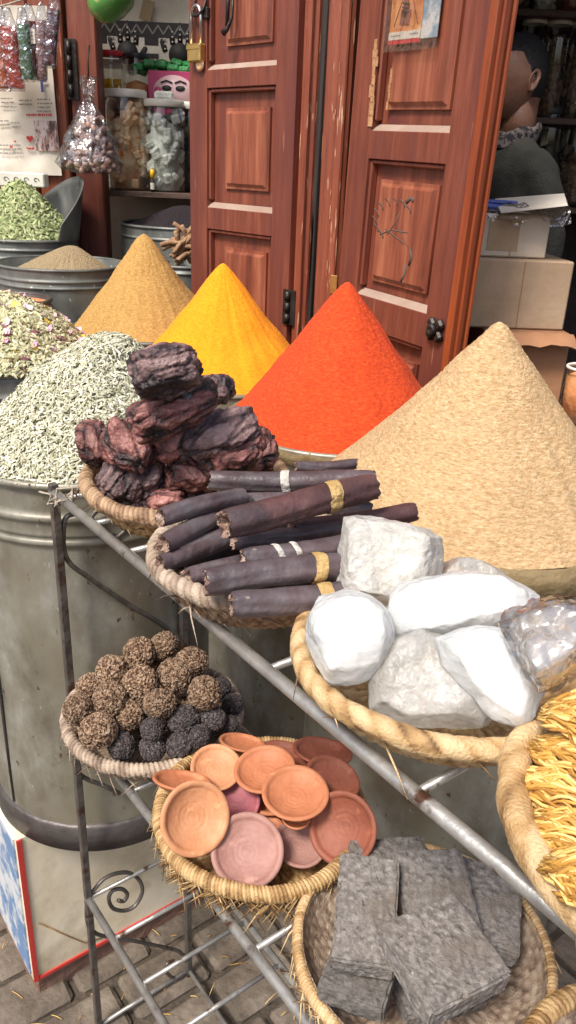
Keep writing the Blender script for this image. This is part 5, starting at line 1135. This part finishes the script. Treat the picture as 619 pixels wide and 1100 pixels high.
dish('purple-pink clay dish mostly covered in the middle', 252, 862, 30, (-.1, -.5, 1), 'clay_pu', .80)
dish('deep red clay dish at the right behind the orange ones', 356, 840, 31, (.25, -.1, 1), 'clay_rd', .80)
dish('pale orange clay dish half hidden at the left back', 232, 826, 28, (.1, -.35, 1), 'clay_lt', .80)
dish('orange clay dish lying edge-on at the left over the rim', 195, 845, 32, (.12, .45, 1), 'clay_or', .80)
dish('large grey-pink clay dish leaning at the front', 266, 903, 41, (.05, -.72, 1), 'clay_pk', .81)
dish('large red-brown clay dish standing upright at the right end', 370, 889, 40, (-.55, -.9, .75), 'clay_rd', .81)
dish('large orange clay dish at the top centre of the heap', 285, 827, 36, (-.12, -.12, 1), 'clay_or', .845)
dish('glossy pale orange clay dish standing upright leftmost', 208, 878, 40, (.55, -.95, .75), 'clay_lt', .82)
dish('small orange clay pot peeking under the topmost dish', 318, 884, 17, (.0, -.1, 1), 'clay_or', .82, .6)
dish('topmost orange clay dish with ringed centre', 317, 858, 39, (.0, -.15, 1), 'clay_or', .85)

# ---------------------------------------------------------------- stone blocks
def block(label, px, py, dx, dy, dz, yaw, tx, ty, z, seed):
    bm = bmesh.new(); bmesh.ops.create_cube(bm, size=1)
    for v in bm.verts: v.co = Vector((v.co.x * dx, v.co.y * dy, v.co.z * dz))
    bmesh.ops.bevel(bm, geom=bm.edges[:], offset=.0022, segments=2, affect='EDGES'); bmesh.ops.triangulate(bm, faces=bm.faces[:])
    for _ in range(8):
        l_ = [e for e in bm.edges if e.calc_length() > .0032]
        if not l_: break
        bmesh.ops.subdivide_edges(bm, edges=l_, cuts=1); bmesh.ops.triangulate(bm, faces=bm.faces[:])
    bm.normal_update(); M_ = Euler((tx, ty, yaw)).to_matrix(); vs = []
    for v in bm.verts:
        p = v.co + Vector((seed, 0, 0)); d = .0012 * N(p, 40) + .0009 * N(p, 120) - .0022 * max(0, noise.noise(p * 170) - .36) * 2 - .003 * max(0, noise.noise(p * 60 + Vector((9, 9, 9))) - .5)
        vs.append(M_ @ (v.co + v.normal * d))
    bm.verts.index_update(); fs = [tuple(v.index for v in f.verts) for f in bm.faces]; bm.free()
    return place_rock('stone_block', label, 'stone block', 'grey stone blocks in the fibre basket', PK, vs, fs, px, py, z, 'block', .002, smooth=False)
block('dark pitted grey block lying flat at the bottom front of the pile', 470, 1062, .085, .050, .016, .25, .05, .0, .745, 1)
block('low grey block sticking out at the bottom left under the long one', 386, 1050, .062, .060, .020, -.35, .06, -.05, .745, 2)
block('dark block at the back left half hidden by the long ones', 425, 945, .082, .092, .022, .2, .05, .05, .75, 3)
block('dark shadowed block at the right end of the pile', 518, 982, .070, .092, .022, -.25, .1, .1, .76, 4)
block('grey block behind the centre leaning on the back of the pile', 466, 962, .072, .086, .022, .1, .22, .0, .775, 5)
block('long light grey block leaning at the left of the pile', 393, 984, .057, .104, .024, -.12, .20, .0, .785, 6)
block('square light grey block on top at the front right', 474, 1031, .085, .083, .025, .50, .12, .02, .79, 7)

# ---------------------------------------------------------------- golden stems
def stems(label, a, b, z, n, wd, seed, kn=True):
    a, b = (a[0] - 14, a[1] - 4), (b[0] - 8, b[1])
    random.seed(seed); pa_, pb_ = at_z(a[0], a[1], z), at_z(b[0], b[1], z); ax = (pb_ - pa_); L_ = ax.length; ax.normalize(); sd_ = Vector((-ax.y, ax.x, 0)).normalized(); up = Vector((0, 0, 1)); s = MB(); c0 = (pa_ + pb_) / 2
    for k in range(n):
        o1 = max(-1, min(1, random.gauss(0, .5))); o2 = random.random(); cap = sqrt(max(.05, 1 - o1 * o1 * .9)) * sqrt(max(.1, 1 - o2 * o2 * .8)); l0 = -.5 * cap + random.uniform(-.02, .03); l1 = .5; ph = random.uniform(0, 6); fr = random.uniform(4, 11); bs = random.uniform(.6, 1.4)
        pts_ = []
        for q in range(13):
            u_ = q / 12; x = (l0 + (l1 - l0) * u_) * L_; env = .55 + .45 * min(1, u_ * 4)
            pts_.append(ax * x + sd_ * (o1 * wd * .74 * env + .0022 * bs * sin(u_ * fr + ph)) + up * (o2 * wd * .74 * env + .0020 * bs * sin(u_ * fr * 1.3 + ph) - .004 * (1 - min(1, u_ * 6))))
        s.tube(pts_, [.0004] + [random.uniform(.0008, .0013)] * 11 + [.0005], 5, tone=random.random())
    if False and kn:
        s.tube([sd_ * (wd * .75 * cos(t_)) + up * (wd * .42 + wd * .62 * sin(t_)) for t_ in [q * 2 * pi / 16 for q in range(16)]], .0028, 6, closed=True, tone=.3)
    c = PY.settle(s.v, (a[0] + b[0]) / 2, (a[1] + b[1]) / 2, z, .012, clamp=.012); o = s.build('stem_bundle', 'strand', org=(0, 0, 0)); o.location = c; tag(o, label, 'stem bundle', 'golden stem bundles in the basket'); PY.add_obj(o)
stems('golden stem bundle buried across the bottom of the basket', (575, 862), (720, 950), 1.085, 150, .032, 1)
stems('golden stem bundle buried at the back of the basket', (600, 810), (720, 870), 1.085, 140, .030, 2)
stems('golden stem bundle lowest at the front of the stem basket', (572, 880), (680, 950), 1.11, 260, .030, 3)
stems('golden stem bundle running across the middle of the basket', (556, 832), (690, 912), 1.12, 300, .032, 4)
stems('golden stem bundle with fine straight stems above the middle one', (578, 797), (700, 872), 1.13, 280, .030, 5)
stems('golden stem bundle at the front low along the thick rim', (596, 925), (700, 985), 1.115, 240, .028, 7)
stems('short golden stem bundle on top at the back nearest the salt', (592, 762), (690, 800), 1.155, 280, .030, 6)

# ================================================================ RIGHT: SHOP INTERIOR
c1, c2 = at_y(520, 425, 2.12), at_y(640, 425, 2.12)
ct = thing('counter', 'dark low counter under the stacked cartons', 'counter', (.88, 2.40, .18)); s = MB(); s.box((0, 0, .335), (.80, .56, .67), bev=.004); s.build('body', 'shelf', ct, world=False); s = MB(); s.box((0, -.01, .682), (.84, .60, .024), bev=.004); s.build('counter_top', 'shelf', ct, world=False)
ZC = .18 + .694
def carton(label, pxl, pxr, pyb, pyt, Y, depth, m_, yaw, zb, flaps=False, tape=None):
    a, b = at_y(pxl, (pyb + pyt) / 2, Y), at_y(pxr, (pyb + pyt) / 2, Y); h_ = (at_y((pxl + pxr) / 2, pyt, Y) - at_y((pxl + pxr) / 2, pyb, Y)).length; W_ = b.x - a.x
    t = thing('carton', label, 'carton', (a.x, Y, zb), (0, 0, yaw), 'cartons stacked inside the shop')
    s = MB(); K = 14; s.box((W_ / 2, depth / 2, h_ / 2), (W_, depth, h_), bev=.004); s.build('carton_body', m_, t, world=False)
    s = MB(); s.box((W_ / 2, -.0008, h_ / 2), (.0018, .0012, h_ * .96)); s.build('fold_line', 'cartonbrown', t, world=False)
    if flaps:
        s = MB(); vs = [(W_ * i / 16, -.012 - .020 * j + .005 * N((i * .5, j, 1)), h_ + .002 - .013 * j * j * .5 + .010 * N((i * .4, j * .6, 3))) for j in range(3) for i in range(17)]
        vs += [(x, y + .004, z - .003) for x, y, z in vs]; n_ = 17
        s.add(vs, [(j * n_ + i, j * n_ + i + 1, (j + 1) * n_ + i + 1, (j + 1) * n_ + i) for j in range(2) for i in range(16)] + [(51 + j * n_ + i, 51 + (j + 1) * n_ + i, 51 + (j + 1) * n_ + i + 1, 51 + j * n_ + i + 1) for j in range(2) for i in range(16)]); s.build('torn_flap', m_, t, world=False)
    if tape:
        s = MB(); s.box((W_ * tape, -.0014, h_ * .52), (W_ * .42, .0014, h_ * .72)); s.build('paper_patch', 'carton', t, world=False)
    return zb + h_, t, W_, h_
z1, *_ = carton('brown carton at the bottom of the stack behind the beige cone', 520, 611, 424, 350, 2.16, .34, 'cartonbrown', .05, ZC, True)
z2, *_ = carton('large plain kraft carton in the middle of the stack', 508, 615, 346, 272, 2.20, .34, 'carton', .05, z1 + .002)
z3, t3_, w3, h3 = carton('small pale carton topmost in the stack under the plastic sheet', 512, 592, 268, 222, 2.24, .26, 'cartonpale', .04, z2 + .002, False, .38)
s = MB(); nx, ny = 26, 16; vs = [(-.03 + (w3 + .07) * i / nx, -.035 + .26 * j / ny, .006 + .010 * FR((i * .23, j * .3, 1)) + (-.030 if j == 0 else (-.012 if j == 1 else 0)) * (1 + .25 * sin(i * .6)) + (.016 * max(0, sin(i * .5 + j * .4)))) for j in range(ny + 1) for i in range(nx + 1)]
s.add(vs, [(j * (nx + 1) + i, j * (nx + 1) + i + 1, (j + 1) * (nx + 1) + i + 1, (j + 1) * (nx + 1) + i) for j in range(ny) for i in range(nx)]); o = s.build('plastic_sheet', 'film', org=(0, 0, 0)); o.location = (t3_.location.x, 2.24, z3 + .004); tag(o, 'crumpled clear plastic sheet draped over the topmost carton', 'plastic sheet')
s = MB(); s.box((0, 0, 0), (.12, .12, .012), Matrix.Rotation(.3, 3, 'Z') @ Matrix.Rotation(.06, 3, 'Y'), bev=.004); s.box((.01, .01, .012), (.10, .12, .008), Matrix.Rotation(.1, 3, 'Z'), bev=.003); o = s.build('dark_folder', 'inkblue', org=(0, 0, 0)); o.location = (t3_.location.x + .05, 2.34, z3 + .016); tag(o, 'dark blue folder lying on the topmost carton', 'folder')
s = MB(); s.add([(0, -.10, -.030), (.16, -.13, -.004), (.20, .05, .022), (.02, .08, .000), (.003, -.098, -.031), (.16, -.128, -.005), (.20, .052, .021), (.02, .08, -.001)], [(0, 1, 2, 3), (4, 7, 6, 5)], smooth=False); o = s.build('loose_paper', 'paper', org=(0, 0, 0)); o.location = (t3_.location.x + .05, 2.30, z3 + .034); tag(o, 'loose curled paper sheet beside the dark blue folder', 'paper')
# shelves of jars
def rshelf(label, py, Y): return shelfboard(label, 500, 760, py, Y, 3.69)
za_ = rshelf('top dark shelf board inside the shop', 6, 3.30); zb_ = rshelf('middle dark shelf board behind the man', 122, 3.30); zc_ = rshelf('lower dark shelf board behind the man', 218, 3.30)
random.seed(31); G2 = 'jars on the dark shelves inside the shop'
for i, (px, fl, f_, lb) in enumerate(((520, 'blackherb', .7, 'dark spice jar leftmost on the middle shop shelf'), (561, 'blackherb', .6, 'spice jar with cream lid right above the head of the man'), (587, 'root', .8, 'jar of dark dried pieces right of the head of the man'), (612, 'root', .75, 'jar of brown roots at the right edge on the middle shop shelf'))):
    jar(lb, px, 121, 3.40, 25, 82, 'lid_w', fl, G2, f_, hz=zb_)
for i, (px, fl, lb) in enumerate(((553, 'root', 'jar base cut by the photo top above the man'), (583, 'chunk_wh', 'jar of pale pieces on the top shop shelf'), (612, 'clay_rd', 'jar of reddish spice on the top shop shelf'))):
    jar(lb, px, 5, 3.40, 27, 70, 'lid_w', fl, G2, .7, hz=za_)
jar('squat jar with cream lid on the lower shop shelf', 612, 217, 3.40, 34, 92, 'lid_w', 'root', G2, .55, hz=zc_); jar('dark jar left on the lower shop shelf behind the man', 578, 217, 3.42, 30, 86, 'lid_b', 'blackherb', G2, .6, hz=zc_)
# jar at the right edge behind the beige cone
c = at_y(620, 452, 1.72); r = .042
ps = thing('stool', 'small dark stool holding the open jar at the right edge', 'stool', (c.x + .015, 1.74, 0)); s = MB(); s.lathe([(0, c.z - .03), (.13, c.z - .03), (.135, c.z - .015), (.13, c.z), (0, c.z)], 40); s.build('seat', 'shelf', ps, world=False)
for k in range(4):
    a = pi / 4 + k * pi / 2; s = MB(); s.tube([(.09 * cos(a), .09 * sin(a), c.z - .031), (.12 * cos(a), .12 * sin(a), 0)], .014, 8); s.build('leg', 'shelf', ps, world=False)
t = thing('open_jar', 'ribbed glass jar of orange spice at the right edge behind the beige cone', 'jar', (c.x, 1.72, c.z)); s = MB(); s.lathe([(0, .001), (r, .001), (r * 1.08, .03), (r, .045), (r * 1.06, .06), (r, .08), (r * .92, .115), (r * .96, .12)], 40); s.build('glass', 'glass', t, world=False)
s = MB(); s.lathe([(0, .004), (r * .93, .004), (r * .95, .10), (r * .5, .108), (0, .112)], 30); s.build('contents', 'orange', t, world=False)
s = MB(); s.tube([(r * .98 * cos(a), r * .98 * sin(a), .12) for a in [k * pi / 16 for k in range(32)]], .0035, 6, closed=True); s.build('jar_rim', 'lid_w', t, world=False)

# ================================================================ THE MAN
MX, MY, MZ = .640, 2.72, .18
man = thing('person', 'man with short black hair in a grey-green sweater facing left inside the shop', 'person', (MX, MY, MZ), (0, 0, radians(20)))
def skin_body(name, joints, edges, m_, parent, sub=2):
    me = bpy.data.meshes.new(name); me.from_pydata([j[0] for j in joints], edges, []); o = bpy.data.objects.new(name, me); COL.objects.link(o)
    sk2 = o.modifiers.new('skin', 'SKIN'); 
    if not me.skin_vertices: me.skin_vertices.new()
    for i, j in enumerate(joints): me.skin_vertices[0].data[i].radius = (j[1], j[2] if len(j) > 2 else j[1]); 
    me.skin_vertices[0].data[0].use_root = True
    ss = o.modifiers.new('sub', 'SUBSURF'); ss.levels = sub; ss.render_levels = sub
    dg = bpy.context.evaluated_depsgraph_get(); me2 = bpy.data.meshes.new_from_object(o.evaluated_get(dg)); o.modifiers.clear(); o.data = me2; me2.name = name
    me2.materials.clear(); me2.materials.append(MT[m_]); me2.polygons.foreach_set('use_smooth', [True] * len(me2.polygons)); o.parent = parent; return o
# his own space: -x is where he faces, +-y his shoulders, z up from the floor
Hs = 1.665
HZ = 1.545     # eye height
s = MB()
s.lathe([(0, .84), (.13, .86), (.165, .93), (.165, 1.02), (.172, 1.12), (.182, 1.20), (.180, 1.26), (.158, 1.305), (.115, 1.345), (.078, 1.375), (.060, 1.40), (0, 1.405)], 40, fn=lambda p, a, i: Vector((p.x * .66 + .012, p.y, p.z)))
for sg in (1, -1):
    s.tube(smooth_path([Vector(q) for q in ((.01, .10 * sg, 1.30), (.016, .155 * sg, 1.265), (.026, .195 * sg, 1.19), (.035, .215 * sg, 1.05), (-.03, .212 * sg, .95), (-.11, .20 * sg, .875), (-.175, .185 * sg, .85))], 5), [.066 - .036 * k / 30 for k in range(31)], 20)
    s.tube(smooth_path([Vector(q) for q in ((0, .085 * sg, .90), (-.01, .095 * sg, .70), (-.02, .10 * sg, .47), (.0, .10 * sg, .26), (.01, .10 * sg, .09), (-.04, .105 * sg, .045), (-.12, .11 * sg, .035))], 5), [.095 - .055 * min(1, k / 22) for k in range(31)], 18)
bd = s.build('clothed_body', 'sweater', man, world=False)
rm = bd.modifiers.new('weld', 'REMESH'); rm.mode = 'VOXEL'; rm.voxel_size = .010; sm_ = bd.modifiers.new('soft', 'SMOOTH'); sm_.iterations = 10; sm_.factor = .6
me2 = bpy.data.meshes.new_from_object(bd.evaluated_get(bpy.context.evaluated_depsgraph_get())); bd.modifiers.clear(); bd.data = me2; me2.polygons.foreach_set('use_smooth', [True] * len(me2.polygons))
for v_ in me2.vertices:      # cloth folds running down from the shoulder
    p = v_.co; f_ = sin(p.z * 38 + p.y * 30 + 3 * N(p, 9)); v_.co = p + Vector(v_.normal) * (.0045 * f_ * max(0, N(p + Vector((3, 0, 0)), 7) + .45) + .002 * N(p, 40))
if not me2.materials: me2.materials.append(MT['sweater'])
for sg in (1, -1):     # hands: palm with five fingers, resting on the counter behind the cartons
    o0 = Vector((-.185, .183 * sg, .845)); J = [(o0, .024, .018), (o0 + Vector((-.045, 0, -.005)), .032, .015)]; E_ = [(0, 1)]
    for k, (dy, ln) in enumerate(((-.026, .058), (-.009, .068), (.009, .063), (.025, .048))):
        b_ = o0 + Vector((-.055, dy * sg, -.005)); J.append((b_, .0095)); J.append((b_ + Vector((-ln * .45, dy * .1 * sg, .004)), .0088)); J.append((b_ + Vector((-ln * .9, dy * .1 * sg, -.012)), .0072)); n0 = len(J); E_ += [(1, n0 - 3), (n0 - 3, n0 - 2), (n0 - 2, n0 - 1)]
    b_ = o0 + Vector((-.015, -.030 * sg, -.004)); J += [(b_, .011), (b_ + Vector((-.03, -.018 * sg, -.002)), .0095), (b_ + Vector((-.055, -.020 * sg, -.008)), .008)]; n0 = len(J); E_ += [(0, n0 - 3), (n0 - 3, n0 - 2), (n0 - 2, n0 - 1)]
    skin_body('hand', J, E_, 'skin', man)
# head: one sculpted surface
HC = Vector((-.015, 0, HZ - .005)); HV, HF = ico(5)
def head_pt(v):
    x, y, z = v; p = Vector((x * .096, y * .076, z * .118))
    if z > 0: p.x *= 1 + .06 * z; p.x += .006 * z
    if z < 0: 
        p.y *= 1 + .22 * z; 
        if x > 0: p.x *= 1 + .30 * z
        else: p.x *= 1 - .02 * z
    fr_ = max(0, -x)
    if fr_ > .5:
        g = lambda cy, cz, sy, sz: math.exp(-((y - cy) / sy) ** 2 - ((z - cz) / sz) ** 2)
        p.x -= .024 * g(0, -.27, .13, .15) + .012 * g(0, -.05, .10, .22)       # nose
        p.x += .010 * (g(.34, .03, .16, .10) + g(-.34, .03, .16, .10))         # eye sockets
        p.x -= .006 * (g(.3, .17, .3, .07) + g(-.3, .17, .3, .07))             # brow
        p.x -= .007 * g(0, -.56, .28, .07) - .004 * g(0, -.61, .3, .02) + .006 * g(0, -.70, .26, .05)  # lips
        p.x -= .012 * g(0, -.88, .34, .14)                                    # chin
        p.x -= .004 * (g(.5, -.25, .2, .2) + g(-.5, -.25, .2, .2))
    return p
s = MB(); s.add([HC + head_pt(v) for v in HV], HF)
nk = MB(); s.tube([HC + Vector((.028, 0, -.05)), HC + Vector((.030, 0, -.11)), HC + Vector((.034, 0, -.17))], [.058, .054, .066], 24); nk.build('neck', 'skin', man, world=False); s.build('head', 'skin', man, world=False)
for sg in (1, -1):
    s = MB(); vs = []; K = 20
    for j in range(5):
        for k in range(K):
            a = 2 * pi * k / K; q = (1, .90, .76, .60, .2)[j]; dep = (-.004, .008, .009, .005, .004)[j]; ex = .017 * cos(a) * q * (1.12 if sin(a) > 0 else .85); ez = .033 * sin(a) * q
            vs.append(HC + Vector((.016 + ex + .006 * sin(a), sg * (.069 + dep + .006 * max(0, cos(a))), -.008 + ez)))
    s.add(vs, [(j * K + k, j * K + (k + 1) % K, (j + 1) * K + (k + 1) % K, (j + 1) * K + k) for j in range(4) for k in range(K)]); s.build('ear', 'skin', man, world=False)
    s = MB(); s.lathe([(0, -.011), (.008, -.008), (.011, 0), (.008, .008), (0, .011)], 14, HC + Vector((-.073, sg * .027, .002))); s.build('eye', 'lid_w', man, world=False)
    s = MB(); s.lathe([(0, -.004), (.004, -.002), (.0045, .0), (0, .003)], 10, HC + Vector((-.0835, sg * .027, .002)), M=Matrix.Rotation(pi / 2, 3, 'Y')); s.build('pupil', 'ink', [c_ for c_ in man.children if c_.name.startswith('eye') and not c_.name.startswith('eyebrow')][-1], world=False)
    s = MB(); s.tube([HC + Vector((-.090, sg * .012, .020)), HC + Vector((-.088, sg * .028, .026)), HC + Vector((-.076, sg * .045, .020))], [.003, .004, .002], 8); s.build('eyebrow', 'hair', man, world=False)
s = MB(); hv = []
def hl_(v):
    return (.50 if v.x < -.30 else (.50 - (v.x + .30) * 1.4 if v.x < .05 else (.01 if v.x < .22 else -.50))) + .05 * N(v, 8)
for v in HV:
    p = head_pt(v); up_ = v.z - hl_(v)
    k_ = max(0, min(1, up_ * 6)); hv.append(HC + p * (.985 + .052 * k_ + .016 * k_ * N(v, 30)) + Vector((.002 * k_, 0, 0)))
hf = [f for f in HF if all(HV[i].z > hl_(HV[i]) - .02 for i in f)]
s.add(hv, hf); s.build('hair', 'hair', man, world=False)
s = MB(); K = 40; vs = []
for j, (rr, zz) in enumerate(((.070, .0), (.076, .030), (.070, .045), (.062, .042))):
    for k in range(K):
        a = 2 * pi * k / K; vs.append((.012 + rr * 1.05 * cos(a) - .018 * (cos(a) < -.3) * (1 - j * .3), rr * sin(a), 1.365 + zz + .018 * cos(a) + .004 * sin(a * 6)))
s.add(vs, [(j * K + k, j * K + (k + 1) % K, (j + 1) * K + (k + 1) % K, (j + 1) * K + k) for j in range(3) for k in range(K)]); s.build('shirt_collar', 'collar', man, world=False)
